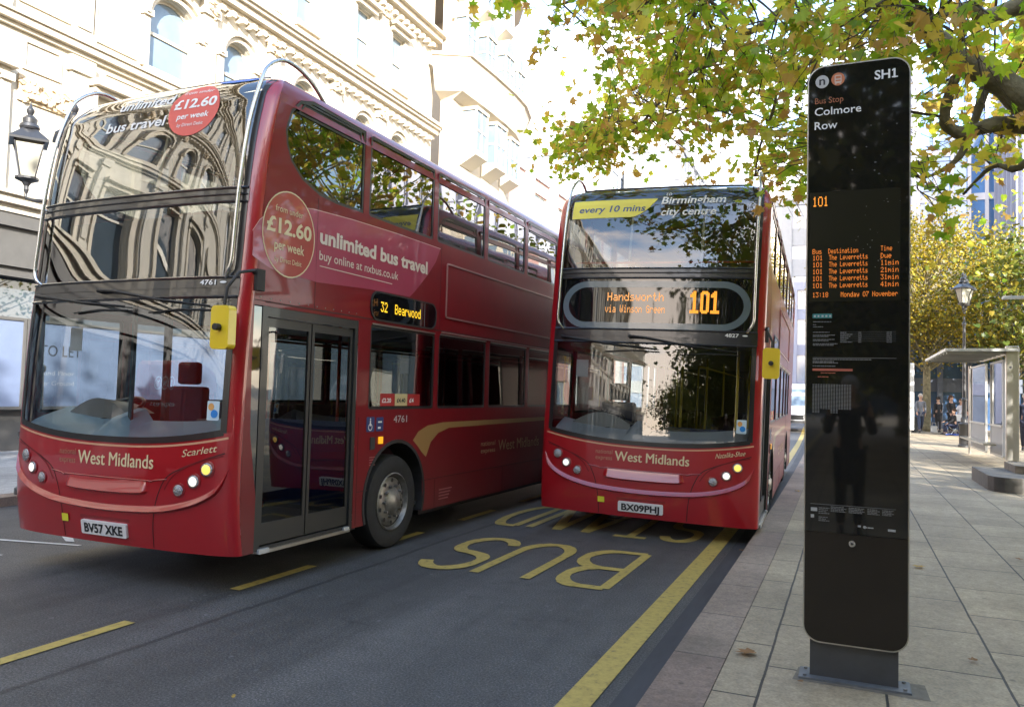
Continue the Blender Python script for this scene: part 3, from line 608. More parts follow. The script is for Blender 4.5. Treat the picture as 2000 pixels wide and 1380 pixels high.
# ---- pink brick block
f = Facade('brick_office_building', (-16, 39.5), (0, 1), (1, 0), 'pink brick office block with white piers beyond the curved corner building')
Wp = [(1.2+i*3.7, 2.6, z, z+1.75) for i in range(5) for z in (1.2, 4.6, 7.7, 10.85)]
f.wall([(-3, 0), (20, 0), (20, 13.35), (-3, 13.35)], [f.shape(c, w, a, b, 0) for c, w, a, b in Wp], BRICKP)
for c, w, a, b in Wp: f.window(c, w, a, b, 0, pm=WINL, depth=.12, mid=False, vert=2)
q = MB()
for i in range(6): f.bar(q, -.95+i*3.7, -.60+i*3.7, 0, 13.6, .004, .35); f.bar(q, -.25+i*3.7, -.02+i*3.7, 0, 13.5, .004, .25)
f.bar(q, -3, 20, 13.353, 13.55, -.2, .12); q.build('pier', CONC, f.root)
q = MB(); f.bar(q, -3, 20, 0, 13.3, -12, -.31); q.build('inner_block', BRICKP, f.root)
# ---- far blocks
def tower(name, x0, x1, y0, y1, h, label, fin=1.5, floor=3.4, wallm=CONC, glm=WINL, faces='sw', finw=.25, z0=0, bandh=.9):
    r = empty(name, ((x0+x1)/2, (y0+y1)/2, 0), label=label, cat='building'); cx, cy = (x0+x1)/2, (y0+y1)/2
    X0, X1, Y0, Y1 = x0-cx, x1-cx, y0-cy, y1-cy
    b = MB(); b.box(X0, X1, Y0, Y1, 0, h); b.build('glazing', glm, r)
    q = MB(); z = floor
    while z < h: q.box(X0-.12, X1+.12, Y0-.12, Y1+.12, z-bandh, z); z += floor
    q.box(X0-.2, X1+.2, Y0-.2, Y1+.2, h, h+.8); q.build('floor_band', wallm, r)
    q = MB(); n = max(2, int((X1-X0)/fin))
    for i in range(n+1): x = X0+(X1-X0)*i/n; q.box(x-finw/2, x+finw/2, Y0-.35, Y0-.125, 0, h-.01)
    n = max(2, int((Y1-Y0)/fin))
    for i in range(n+1):
        y = Y0+(Y1-Y0)*i/n; q.box(X0-.35, X0-.125, y-finw/2, y+finw/2, 0, h-.012); q.box(X1+.125, X1+.35, y-finw/2, y+finw/2, 0, h-.012)
    q.build('vertical_fin', wallm, r); return r
BLUG = mat('blue_curtain_glass', (.10, .24, .50), .06, spec=1, coat=1, var=.35, vscale=.25)
PALG = mat('pale_curtain_glass', (.34, .40, .50), .08, spec=1, coat=1, var=.2, vscale=.3)
LILAC = mat('lilac_cladding', (.40, .42, .52), .5, var=.06, vscale=.2)
tower('glass_office_building', -42, -28, 88, 110, 30, 'pale glass office building rising behind the pink brick block', fin=3.2, wallm=CONC, glm=PALG, bandh=1.3)
tower('white_tower_block', -27, -20, 100, 120, 33, 'distant white tower block showing between the leaves above the middle bus', fin=3.5, glm=PALG, bandh=1.5)
tower('white_office_block', -9.5, -3.6, 92, 120, 23, 'white office block with pale blue windows at the far end of the street', fin=2.9, glm=PALG, bandh=1.9, finw=1.1)
tower('low_blue_block', -4.8, 2, 80, 90, 12, 'blue grey low block behind the white van at the end of the street', fin=2, wallm=LILAC, glm=PALG, bandh=1.0)
tower('glass_tower', 4.6, 13.5, 66, 84, 52, 'tall blue glass tower with white vertical fins behind the autumn branches', fin=1.1, finw=.22, bandh=.5, glm=BLUG, wallm=mat('white_fin', (.66, .66, .70), .5))
tower('lilac_office_block', 9.6, 30, 56, 64, 22.5, 'lilac grey metal clad block in front of the glass tower at the right edge', fin=1.6, finw=.10, bandh=.12, glm=LILAC, wallm=mat('grey_joint', (.26, .28, .36), .5))
tower('blue_shop_building', 3.4, 26, 53.5, 55.5, 6.2, 'low dark blue glass shopfront behind the people under the trees', fin=1.5, finw=.3, bandh=.8, floor=3.1, glm=mat('dark_blue_glass', (.05, .10, .20), .1, spec=1), wallm=mat('slate_frame', (.10, .12, .16), .5))
tower('shading_office_block', 15, 23, -62, -13, 17.5, 'unseen stone office block added behind the viewer to shade the street', fin=3, wallm=STONE, glm=WING, bandh=1.6)  # out-of-view block, added and sized to keep sun off road and pavement
tower('backdrop_block', -14, 20, -118, -96, 11, 'unseen dark block added behind the viewer to dim the reflected sky', fin=3, wallm=SHOPF, glm=WING, bandh=1.6)  # added out of view so reflections meet a dark wall, not bright sky
tower('stone_terrace', 34, 46, -95, 10, 16, 'stone terrace across the park on the right, out of the picture', fin=3, wallm=STONE, glm=WING, bandh=1.6)
# ---------------------------------------------------------------- double-decker buses
PZ = [.2, .28, .5, 1.1, 1.7, 2.3, 2.5, 3.1, 3.5, 3.8, 4.0, 4.14, 4.21, 4.25, 4.27]
PV = [.07, .05, 0, 0, .02, .06, .09, .13, .18, .23, .29, .38, .5, .68, .85]
WZ = [0, 3.93, 4.07, 4.16, 4.22, 4.25, 4.27]; WW = [1.27, 1.27, 1.245, 1.185, 1.09, .95, .7]
BD, BN = .16, 2.6
_zz = np.linspace(.2, 4.27, 160); _pv = np.interp(_zz, PZ, PV); _kk = np.exp(-np.linspace(-2, 2, 9)**2); _kk /= _kk.sum()
_pv = np.convolve(np.pad(_pv, 4, mode='edge'), _kk, 'valid')
_kw = np.exp(-np.linspace(-2, 2, 41)**2); _kw /= _kw.sum(); _pw = np.convolve(np.pad(_pv, 20, mode='reflect', reflect_type='odd'), _kw, 'valid'); _bl = np.clip((_zz-3.7)/.25, 0, 1); _pv = _pw*(1-_bl)+_pv*_bl
def bpr(z): return float(np.interp(z, _zz, _pv))
def bwd(z): return float(np.interp(z, WZ, WW))
def bfront(u, z):
    a = min(abs(u/bwd(z)), 1); return Vector((u, bpr(z)+BD*(1-(1-a**BN)**(1/BN)), z))
def bfo(u, z, o=.0):
    """front surface point pushed out by o"""
    w = bwd(z); uu = max(-w*.992, min(w*.992, u)); e = .01
    p = bfront(uu, z); n = (bfront(min(uu+e, w*.998), z)-bfront(max(uu-e, -w*.998), z)).cross(bfront(uu, min(z+e, 4.26))-bfront(uu, z-e)).normalized()
    if n.y > 0: n = -n
    return p+n*o
def th2u(a, z):
    """a in -1..1 round the front including its corners"""
    s = math.copysign(abs(sin(a*pi/2))**(2/BN), a); return s*bwd(z)
def fpatch(mb, f, nu, nz, o=0, back=None):
    mb.grid(lambda s, t: bfo(*f(s, t), o), nu, nz)
def fpoly(mb, P, o):
    """small decal polygon on the front, kept on the curved surface"""
    n = len(P); cx = sum(p[0] for p in P)/n; cz = sum(p[1] for p in P)/n
    vs = [bfo(cx, cz, o)]; K = 4
    for k in range(1, K+1): vs += [bfo(cx+(p[0]-cx)*k/K, cz+(p[1]-cz)*k/K, o) for p in P]
    fs = [(0, 1+i, 1+(i+1) % n) for i in range(n)]
    for k in range(K-1): fs += [(1+k*n+i, 1+(k+1)*n+i, 1+(k+1)*n+(i+1) % n, 1+k*n+(i+1) % n) for i in range(n)]
    mb.add(vs, fs)
def fpath(mb, pts, w, o):
    """ribbon decal along (u,z) points"""
    P = [Vector(p) for p in pts]; vs = []
    for i, p in enumerate(P):
        d = (P[min(i+1, len(P)-1)]-P[max(i-1, 0)]).normalized(); n = Vector((-d.y, d.x))*w/2; vs += [bfo(p.x+n.x, p.y+n.y, o), bfo(p.x-n.x, p.y-n.y, o)]
    mb.add(vs, [(2*i, 2*i+1, 2*i+3, 2*i+2) for i in range(len(P)-1)])
def smooth_path(P, n=8):
    out = []; P = [Vector(p) for p in P]
    for i in range(len(P)-1):
        p0 = P[max(i-1, 0)]; p1 = P[i]; p2 = P[i+1]; p3 = P[min(i+2, len(P)-1)]
        for k in range(n):
            t = k/n; out.append(.5*((2*p1)+(p2-p0)*t+(2*p0-5*p1+4*p2-p3)*t*t+(3*p1-p0-3*p2+p3)*t**3))
    return out+[P[-1]]
WSU = 1.16
def wsbot(u): return 1.105+.10*abs(u/WSU)**2.4
L_BUS = 10.3
UPW = [[(.52, 3.72), (.535, 3.6), (.60, 3.47), (.75, 3.35), (1.0, 3.27), (1.27, 3.25), (1.68, 3.26), (1.68, 4.06), (.87, 4.07), (.70, 4.02), (.58, 3.90)]]+\
      [rrect(a, b, 3.255, 4.05, .04, 3) for a, b in ((1.77, 3.05), (3.14, 4.38), (4.47, 5.71), (5.80, 7.02), (7.11, 8.33), (8.42, 9.7))]
LOWN = [rrect(a, b, 1.37, 2.21, .04, 3) for a, b in ((1.87, 3.16), (3.25, 4.50), (4.60, 5.84), (5.93, 7.05), (7.14, 8.2))]
LOWO = [rrect(.27, 1.15, 1.28, 2.2, .04, 3)]+[rrect(a, b, 1.37, 2.21, .04, 3) for a, b in ((1.24, 3.16), (3.25, 4.50), (4.60, 5.84), (5.93, 7.05))]
AX1, AX2, WR = 2.42, 7.75, .475
def make_bus(loc, rot, lean, z0, num, reg, name, label, dest=False):
    B = empty('double_decker_bus', (loc[0], loc[1], z0), (0, lean, rot), label, 'bus')
    rnd = random.Random(num)
    # --- body: sides, corner posts, nose, roof
    b = MB(); b.mi = 1
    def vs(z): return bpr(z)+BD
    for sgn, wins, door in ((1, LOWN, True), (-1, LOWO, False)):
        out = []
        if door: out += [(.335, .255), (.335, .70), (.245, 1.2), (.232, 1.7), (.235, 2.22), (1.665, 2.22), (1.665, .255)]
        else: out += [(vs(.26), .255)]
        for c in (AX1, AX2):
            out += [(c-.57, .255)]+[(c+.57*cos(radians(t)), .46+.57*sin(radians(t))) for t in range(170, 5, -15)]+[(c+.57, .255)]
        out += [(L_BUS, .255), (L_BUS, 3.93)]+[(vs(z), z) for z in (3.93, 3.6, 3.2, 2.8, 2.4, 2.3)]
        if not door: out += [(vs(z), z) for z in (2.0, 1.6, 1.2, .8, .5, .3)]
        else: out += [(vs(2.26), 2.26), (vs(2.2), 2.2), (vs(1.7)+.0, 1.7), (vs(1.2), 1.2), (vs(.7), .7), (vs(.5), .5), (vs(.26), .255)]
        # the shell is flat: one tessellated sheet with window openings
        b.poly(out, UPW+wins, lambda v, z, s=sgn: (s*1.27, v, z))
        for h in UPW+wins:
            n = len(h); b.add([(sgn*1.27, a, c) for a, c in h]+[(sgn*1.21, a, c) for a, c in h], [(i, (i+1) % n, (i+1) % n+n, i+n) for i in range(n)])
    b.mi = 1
    # roof and dome rows above the side sheets
    rows = [3.93, 4.0, 4.07, 4.12, 4.16, 4.19, 4.22, 4.235, 4.25, 4.26, 4.27]
    for sgn in (1, -1):
        vs_ = []
        for z in rows: vs_ += [(sgn*bwd(z), vs(z), z), (sgn*bwd(z), L_BUS, z)]
        b.add(vs_, [(2*i, 2*i+1, 2*i+3, 2*i+2) for i in range(len(rows)-1)])
    b.add([(-.7, vs(4.27), 4.27), (.7, vs(4.27), 4.27), (.7, L_BUS, 4.27), (-.7, L_BUS, 4.27), (0, vs(4.27), 4.285), (0, L_BUS, 4.285)], [(0, 4, 5, 3), (4, 1, 2, 5)])
    b.grid(lambda s, t: bfo(th2u(2*s-1, 4.27)*1.0, 4.27-.0001) if t > .5 else Vector((0, vs(4.27)+.05, 4.285)), 24, 1)
    # back
    b.add([(-1.27, L_BUS, .255), (1.27, L_BUS, .255), (1.27, L_BUS, 3.93), (.95, L_BUS, 4.25), (-.95, L_BUS, 4.25), (-1.27, L_BUS, 3.93)], [(0, 1, 2, 3, 4, 5)])
    b.mi = 0
    # nose below the windscreen, right round the corners
    zn = lambda u, t: .255+(wsbot(min(abs(u), WSU))-.255)*t
    b.grid(lambda s, t: (lambda u: bfront(u, zn(u, t)))(th2u(2*s-1, 1)), 56, 14)
    b.grid(lambda s, t: (lambda u: bfront(u, .255)+Vector((0, .14*t, .0)))(th2u(2*s-1, 1)), 56, 1)
    # corner posts beside the screens (from the windscreen edge to the flat side)
    a0 = (2/pi)*math.asin((WSU/1.27)**(BN/2))
    for sg in (1, -1):
        for za, zb in ((1.20, 2.0), (2.0, 2.8), (2.8, 3.5), (3.5, 3.95)):
            b.grid(lambda s, t, sg=sg, za=za, zb=zb: (lambda z: bfront(th2u(sg*(a0+(1-a0)*s), z), z))(za+(zb-za)*t), 8, 6)
    def topa(z): return a0+(1-a0)*0
    # dome: brow above the upper screen + upper corners
    b.grid(lambda s, t: (lambda z: bfront(th2u(2*s-1, z), z))(4.20+.07*t), 48, 6)
    for sg in (1, -1): b.grid(lambda s, t, sg=sg: (lambda z: bfront(th2u(sg*(a0+(1-a0)*s), z), z))(3.95+.25*t), 8, 8)
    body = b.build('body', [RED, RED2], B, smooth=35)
    # fine ribs, seams
    q = MB()
    fpath(q, smooth_path([(1.18, 1.05), (1.0, .99), (.8, .915), (.66, .84), (.59, .73), (.545, .60), (.52, .45), (.51, .27)]), .010, .0015); fpath(q, smooth_path([(-1.18, 1.05), (-1.0, .99), (-.8, .915), (-.66, .84), (-.59, .73), (-.545, .60), (-.52, .45), (-.51, .27)]), .010, .0015)
    for sg in (1, -1): fpath(q, [(sg*.545, .60), (sg*.28, .575), (0, .565)], .008, .0015)
    q.build('panel_seam', mat('seam_dark', (.05, .004, .005), .6), body)
    for zf, zt, o in ((2.30, 2.312, 1), (.585, .592, 0)):
        q = MB(); q.box(1.2702, 1.273, 3.02 if not o else .36, 7.1, zf-.05 if o else zf, zt-.05 if o else zt); q.build('side_seam', mat('seam_dark', (.05, .004, .005), .6), body)
    for x0, x1, za, zb in ((.235, 1.85, 2.256, 2.262), (.982, .989, 2.264, 3.24), (3.245, 3.252, 2.27, 3.22), (1.715, 1.722, .27, 1.30), (1.725, 1.90, .585, .592), (7.05, 7.057, .27, 3.2), (3.245, 3.252, .27, .58), (5.1, 5.107, .27, .58)):
        q = MB(); q.box(1.2703, 1.2715, x0, x1, za, zb); q.build('panel_joint', mat('seam_dark', (.05, .004, .005), .6), body)
    for k in range(12):
        q = MB(); q.cyl((1.2695, .30+.12*k, 2.285), (1.2735, .30+.12*k, 2.285), .006, 8); q.build('rivet', SIL, body)
    # shelves moulded into the nose: their upward faces catch the sky
    def ridge(path, hi, lo, out, name):
        P = smooth_path(path, 8); n = len(P); q = MB()
        def f(s, t):
            p_ = P[min(n-1, int(round(s*(n-1))))]; e = min(1, 12*min(s, 1-s)+.02)
            prof = [(hi, .001), (hi*.55, out*.35), (hi*.12, out*.85), (-lo*.1, out), (-lo*.5, out*.7), (-lo, .001)]; z, o = prof[int(round(t*5))]
            return bfo(p_.x, p_.y+z*e, .0005+o*e)
        q.grid(f, n-1, 5); q.build(name, RED, B, smooth=60)
    ridge([(-1.215, .93), (-1.16, .80), (-1.08, .72), (-.92, .645), (-.7, .59), (-.45, .56), (0, .545), (.45, .56), (.7, .59), (.92, .645), (1.08, .72), (1.16, .80), (1.215, .93)], .038, .02, .030, 'bumper_lip')
    ridge([(-.47, .715), (-.3, .700), (0, .695), (.3, .700), (.47, .715)], .10, .022, .034, 'grille_shelf')
    q = MB(); q.tube([bfo(x, z, .002) for x, z in smooth_path([(-.66, .82), (-.54, .808), (-.49, .79), (-.46, .80), (0, .798), (.46, .80), (.49, .79), (.54, .808), (.66, .82)], 5)], .006, 6); q.build('grille_lip', mat('recess_red', (.24, .008, .012), .3, coat=1), B, smooth=True)
    # cream pinstripe + windscreen gasket
    q = MB(); fpath(q, [(u, wsbot(u)-.045) for u in np.linspace(-1.2, 1.2, 41)], .016, .002); q.build('pinstripe', mat('pinstripe', (.62, .34, .20), .4), B)
    # windscreen
    ztop = 2.29
    gk = MB()
    prof = [(u, wsbot(u)) for u in np.linspace(-WSU, WSU, 33)]
    fpath(gk, [(p[0], p[1]+.004) for p in prof], .05, .004)
    for sg in (1, -1): fpath(gk, [(sg*WSU, z) for z in np.linspace(wsbot(WSU), 4.2, 44)], .05, .005)
    gk.build('windscreen_gasket', BLK, B)
    w = MB(); fpatch(w, lambda s, t: (lambda u: (u, wsbot(u)+(ztop-wsbot(u))*t))(-WSU+2*WSU*s), 40, 16); w.build('windscreen', WSG, B, smooth=True)
    # black band with number, mid panel, second band, upper screen
    w = MB(); fpatch(w, lambda s, t: (-WSU-.03+2*(WSU+.03)*s, 2.27+.155*t), 40, 4, .006)
    fpath(w, [(u, 2.345) for u in np.linspace(-1.17, 1.17, 30)], .006, .012); w.tube([bfo(u, 2.268, .008) for u in np.linspace(-1.18, 1.18, 24)], .012, 6); w.tube([bfo(u, 2.425, .008) for u in np.linspace(-1.18, 1.18, 24)], .012, 6)
    w.build('lower_band', mat('band_black', (.022, .022, .024), .3, coat=.6), B)
    w = MB(); fpatch(w, lambda s, t: (-WSU-.03+2*(WSU+.03)*s, 3.04+.115*t), 40, 3, .006); w.tube([bfo(u, 3.04, .008) for u in np.linspace(-1.18, 1.18, 24)], .011, 6); w.tube([bfo(u, 3.155, .008) for u in np.linspace(-1.18, 1.18, 24)], .011, 6); w.tube([bfo(u, 3.10, .008) for u in np.linspace(-1.18, 1.18, 24)], .007, 6)
    w.build('upper_band', mat('band_black', (.022, .022, .024), .3, coat=.6), B)
    w = MB(); fpatch(w, lambda s, t: (-WSU+2*WSU*s, 2.43+.61*t), 40, 10, .001); dp = w.build('destination_panel', BGL if dest else UPG, B, smooth=True)
    if not dest:
        w = MB(); w.box(-1.1, 1.1, .42, .5, 2.44, 3.03); w.build('blind_box', DGREY, B)
    w = MB(); fpatch(w, lambda s, t: (lambda z: ((-1+2*s)*WSU*bwd(z)/1.27, z))(3.16+1.05*t), 40, 26, .001); us = w.build('upper_windscreen', UPG if not dest else glassmat('upper_screen_glass_clear', (.70, .74, .76), k=1.9, base=.03, wob=.0025, wscale=1.1), B, smooth=True)
    w = MB(); w.tube([bfo((-1+2*s)*WSU*bwd(4.205)/1.27, 4.205, .004) for s in np.linspace(0, 1, 30)], .014, 6); w.build('screen_top_trim', BLK, B)
    # wipers
    for pts in ([(-.23, 2.34), (-.05, 2.33), (.45, 2.25), (.98, 2.19)], [(-1.06, 2.32), (-.9, 2.30), (-.4, 2.24), (.10, 2.20)]):
        q = MB(); q.tube([bfo(u, z, .04) for u, z in pts], [.018, .013, .010, .006], 6); q.tube([bfo(pts[0][0], pts[0][1], -.01), bfo(pts[0][0], pts[0][1], .05)], .02, 8)
        a, c = pts[1], pts[3]; q.tube([bfo(c[0]-.62, c[1]-.045, .022), bfo(c[0]-.3, c[1]-.02, .022), bfo(c[0]+.02, c[1]-.03, .022)], .008, 4); q.build('wiper', BLKM, B, smooth=True)
    # lamps
    for sg in (1, -1):
        q = MB(); fpath(q, smooth_path([(sg*1.17, 1.03), (sg*1.0, .985), (sg*.85, .93), (sg*.72, .85), (sg*.64, .74)], 6), .012, .003); q.build('lamp_cluster_seam', RED2, B)
        for (u, z, r, kind) in ((1.04, .92, .052, 'A'), (.925, .822, .050, 'B'), (.785, .745, .045, 'C')):
            c = bfo(sg*u, z, 0); d = (bfo(sg*u, z, .1)-c).normalized()
            q = MB(); q.tube([c-d*.03, c+d*.006, c+d*.008], [r+.014, r+.014, r+.004], 20); q.build('lamp_bezel', mat('recess_red', (.24, .008, .012), .3), B, smooth=30)
            lit = (kind == 'B') or (kind == 'A' and sg > 0); m = LAMPA if (kind == 'A' and sg > 0) else LAMPW if lit else LAMPO
            q = MB(); q.tube([c+d*.0085, c+d*.016, c+d*.018], [r, r*.95, r*.80], 20); lo = q.build('indicator_light' if kind == 'A' else 'headlight' if kind == 'B' else 'fog_light', LAMPO, B, smooth=60)
            q = MB(); q.tube([c+d*.0182, c+d*.022, c+d*.026], [r*.74, r*.66, r*.3], 16); q.build('bulb_lens', m, lo, smooth=60)
    # number plate, reflector, lettering
    q = MB(); P = rrect(-.275, .245, .32, .435, .012, 2); q.poly(P, [], lambda u, z: bfo(u, z, .02)); q.prism(P, [], lambda u, z, d: bfo(u, z, d), -.01, .019); pl = q.build('number_plate', PLATE, B)
    q = MB(); text_into(q, reg, lambda u, z: bfo(u, z, .0225), -.235, .205, .34, .075, bold=.035); q.build('plate_lettering', INK, pl)
    q = MB(); fpoly(q, rrect(-.345, -.20, .465, .49, .008, 2) if False else rrect(-.30, .27, .445, .475, .01, 2), .002); q.build('plate_shade', mat('recess_red', (.24, .008, .012), .3), B)
    q = MB(); q.poly(rrect(-.52, -.44, .40, .465, .006, 2), [], lambda u, z: bfo(u, z, .01)); q.build('tow_cover', mat('towing_yellow', (.75, .70, .05), .4), B)
    ins = lambda o: (lambda u, z: bfo(u, z, o))
    q = MB(); text_into(q, 'West Midlands', ins(.004), -.335, .515, .895, .115); text_into(q, 'West Midlands', ins(.0044), -.330, .520, .8975, .115); q.build('front_lettering', CREAM, B)
    q = MB(); text_into(q, 'national', ins(.004), -.565, -.365, .965, .052); text_into(q, 'express', ins(.004), -.565, -.365, .895, .052); q.build('small_front_lettering', mat('dim_cream', (.42, .20, .12), .5), B)
    q = MB(); text_into(q, name, lambda u, z: bfo(u, z, .004), .80, 1.11, 1.005, .06, bold=.0, slant=.25, rise=.055); q.build('name_lettering', CREAM, B)
    q = MB(); text_into(q, str(num), ins(.014), .84, .99, 2.365, .042, bold=.02); q.add([ins(.014)(a, c) for a, c in ellipse(1.055, 2.385, .03, .009, 12)], [tuple(range(12))]); q.build('fleet_number', WHT, B)
    st = MB(); st.poly(rrect(1.01, 1.115, 1.30, 1.45, .006, 2), [], ins(.004)); so = st.build('screen_sticker', mat('pale_sticker', (.55, .68, .75), .5), B)
    st = MB(); st.poly(ellipse(1.045, 1.405, .026, .028, 16), [], ins(.006)); st.build('sticker_dot', mat('sticker_orange', (.7, .35, .1), .5), so)
    st = MB(); st.poly(ellipse(1.075, 1.35, .03, .032, 16), [], ins(.0065)); st.build('sticker_dot', mat('sticker_blue', (.02, .22, .60), .5), so)
    # grab rails in front of the upper screen
    for sg in (1, -1):
        pts = [(.0, 1.20, 4.17), (-.01, 1.02, 4.30), (-.02, .82, 4.37), (-.02, .62, 4.36), (-.01, .44, 4.24)]
        P3 = [Vector((sg*(1.14+p[0]), p[1], p[2])) for p in pts]+[bfo(sg*1.13, z, .055) for z in (4.05, 3.7, 3.2, 2.8, 2.55)]+[bfo(sg*1.10, 2.46, .04), bfo(sg*1.07, 2.42, .0)]
        q = MB(); q.tube(smooth_path(P3, 5), .017, 8)
        q.tube([bfo(sg*1.13, 3.12, .055), bfo(sg*1.12, 3.10, 0)], .010, 6); q.build('grab_rail', CHROME, B, smooth=True)
    # mirrors
    def mirror(sg, y, z, x):
        q = MB(); q.tube([(sg*1.24, .24, 2.46), (sg*1.30, .18, 2.48), (sg*(1.30), .02, 2.44), (x, y+.02, 2.32), (x, y, 2.20), (x, y-.012, z-.02)], .013, 8)
        q.box(sg*1.272-.02, sg*1.272+.03, .22, .31, 2.33, 2.50); q.lathe([(.0, -.03), (.026, -.025), (.026, .02), (0, .03)], (x, y-.07, z), 'y', 12); q.build('mirror_arm', BLKM, B, smooth=50)
        m = MB(); m.prism(rrect(x-.088, x+.088, z-.165, z+.165, .035, 4), [], lambda a, c, d: (a, y+d, c), -.045, .035); o = m.build('mirror_housing', YEL, B); bevel(o, .012, 2)
        g_ = MB(); g_.poly(rrect(x-.075, x+.075, z-.15, z+.15, .03, 4), [], lambda a, c: (a, y+.0375, c)); g_.build('mirror_face', mat('mirror_silver', (.8, .8, .8), .03, metal=1), o)
    if not dest: mirror(1, -.06, 2.01, 1.245)
    else: mirror(1, -.12, 2.08, 1.36)
    # window frames and panes
    for sgn, wins in ((1, UPW+LOWN), (-1, UPW+LOWO)):
        for i, h in enumerate(wins):
            f_ = MB(); f_.prism(h, [inset(h, .028)], lambda v, z, d, s=sgn: (s*(1.262+d), v, z), -.02, .004); fo = f_.build('window', BLK, B)
            p = MB(); p.poly(inset(h, .012), [], lambda v, z, s=sgn: (s*1.2565, v, z)); p.build('pane', OFG if (sgn < 0 and i >= len(UPW)) else SDG, fo)
            if i >= len(UPW):
                zt2 = max(c for a, c in h); v = MB(); v.box(sgn*1.271, sgn*1.281, min(a for a, c in h)+.02, max(a for a, c in h)-.02, zt2-.004, zt2+.010); v.build('window_trim', STEEL, fo)
            if i < len(UPW) and i in (0, 4, 5):
                a0_, a1_ = (.67, 1.61) if i == 0 else (h[5][0]+.06, h[0][0]-.04)
                v = MB(); v.prism([(a0_, 3.90), (a1_, 3.90), (a1_, 4.03), (a0_+(.10 if i == 0 else 0), 4.03)], [inset([(a0_, 3.90), (a1_, 3.90), (a1_, 4.03), (a0_+(.10 if i == 0 else 0), 4.03)], .018)], lambda v_, z, d, s=sgn: (s*(1.26+d), v_, z), -.003, .007); v.build('vent_frame', BLK, fo)
                v = MB(); v.poly([(a0_+.02, 3.915), (a1_-.02, 3.915), (a1_-.02, 4.015), (a0_+.1, 4.015)], [], lambda v_, z, s=sgn: (s*1.2592, v_, z)); v.build('vent_pane', mat('vent_dark', (.03, .03, .035), .15), fo)
    # wheels
    for ax in (AX1, AX2):
        for sgn in (1, -1):
            zc = WR-z0+(sgn*1.1*sin(lean)); o = empty('wheel', (sgn*1.245, ax, zc)); o.parent = B; o.empty_display_size = .1
            R = WR; t = MB(); t.lathe([(R*.60, -.28), (R*.93, -.28), (R, -.24), (R, -.05), (R*.965, -.012), (R*.90, 0), (R*.70, .004), (R*.61, -.012), (R*.60, -.04)], (0, 0, 0), 'x', 48); 
            if sgn < 0: t.v = [(-x, y, z) for x, y, z in t.v]
            t.build('tyre', TYRE, o, smooth=40)
            r = MB(); r.lathe([(R*.60, -.05), (R*.625, .0), (R*.60, .008), (R*.57, -.02), (R*.54, -.05), (R*.50, -.03), (R*.40, -.015), (R*.30, -.012), (R*.26, .012), (R*.20, .018), (R*.15, .04), (.001, .044)], (0, 0, 0), 'x', 48)
            for k in range(10):
                a = 2*pi*k/10; r.cyl((-.012, R*.335*cos(a), R*.335*sin(a)), (.022, R*.335*cos(a), R*.335*sin(a)), .016, 6)
            if sgn < 0: r.v = [(-x, y, z) for x, y, z in r.v]
            rm = r.build('rim', SIL, o, smooth=40)
            h = MB()
            for k in range(10):
                a = 2*pi*(k+.5)/10; h.add([(sgn*-.016, R*.455*cos(a)+.022*cos(t_), R*.455*sin(a)+.022*sin(t_)) for t_ in np.linspace(0, 2*pi, 11)[:-1]], [tuple(range(10))])
            h.build('rim_hole', INK, rm)
            ar = MB(); A = [(ax+.60*cos(radians(t_)), .46+.60*sin(radians(t_))) for t_ in range(-20, 201, 10)]; A2 = [(ax+.565*cos(radians(t_)), .46+.565*sin(radians(t_))) for t_ in range(200, -21, -10)]
            ar.prism(A+A2, [], lambda v, z, d, s=sgn: (s*(1.27+d), v, max(z, .256)), -.28, .006); ar.build('wheel_arch', BLKM, B)
    u = MB(); u.box(-1.2, 1.2, .4, AX1-.6, .22, .30); u.box(-1.2, 1.2, AX1+.6, AX2-.6, .20, .30); u.box(-.9, .9, AX1-.6, AX1+.6, .3, .4); u.box(-.9, .9, AX2-.6, AX2+.6, .3, .5); u.box(-1.2, 1.2, AX2+.6, L_BUS-.05, .22, .35); u.box(-.5, .5, AX1-.3, AX1+.2, .12, .3); u.build('chassis', INK, B)
    # --- doorway: quarter glass, frame, two leaves
    z1, zt_ = .27, 2.215
    q = MB(); q.poly([(.335, .72), (.335, 2.21), (.236, 2.21), (.233, 1.7), (.247, 1.2)], [], lambda v, z: (1.262, v, z)); q.build('corner_glass', BGW, B)
    fr = MB(); fr.prism([(.337, z1-.01), (1.663, z1-.01), (1.663, 2.218), (.337, 2.218)], [[(.40, z1+.02), (1.615, z1+.02), (1.615, 2.14), (.40, 2.14)]], lambda v, z, d: (1.262+d, v, z), -.06, .006); fr.build('door_frame', FRM, B)
    for a, c, hg in ((.405, .985, 1), (1.0, 1.61, 0)):
        d_ = MB(); P = [(a, .30), (c, .30), (c, 2.13), (a, 2.13)]; d_.prism(P, [[(a+.035, .47), (c-.035, .47), (c-.035, 2.06), (a+.035, 2.06)]], lambda v, z, d: (1.238+d, v, z), -.012, .010)
        do = d_.build('door', FRM, B); g_ = MB(); g_.poly([(a+.03, .46), (c-.03, .46), (c-.03, 2.07), (a+.03, 2.07)], [], lambda v, z: (1.238, v, z)); g_.build('door_pane', DRG, do)
    q = MB(); q.box(1.20, 1.285, .40, 1.62, .235, .262); q.build('door_sill', STEEL, B); q = MB(); q.box(1.262, 1.29, .38, .50, .24, .275); q.box(1.262, 1.29, 1.52, 1.60, .255, .285); q.build('sill_marker', mat('pale_marker', (.5, .5, .48), .5), B)
    # --- nearside details
    sf = lambda o: (lambda v, z: (1.27+o, v, z))
    q = MB(); q.prism(rrect(1.86, 3.14, 2.265, 2.53, .11, 6), [], lambda v, z, d: (1.272+d, v, z), 0, .008); sb = q.build('side_destination_box', BGL, B)
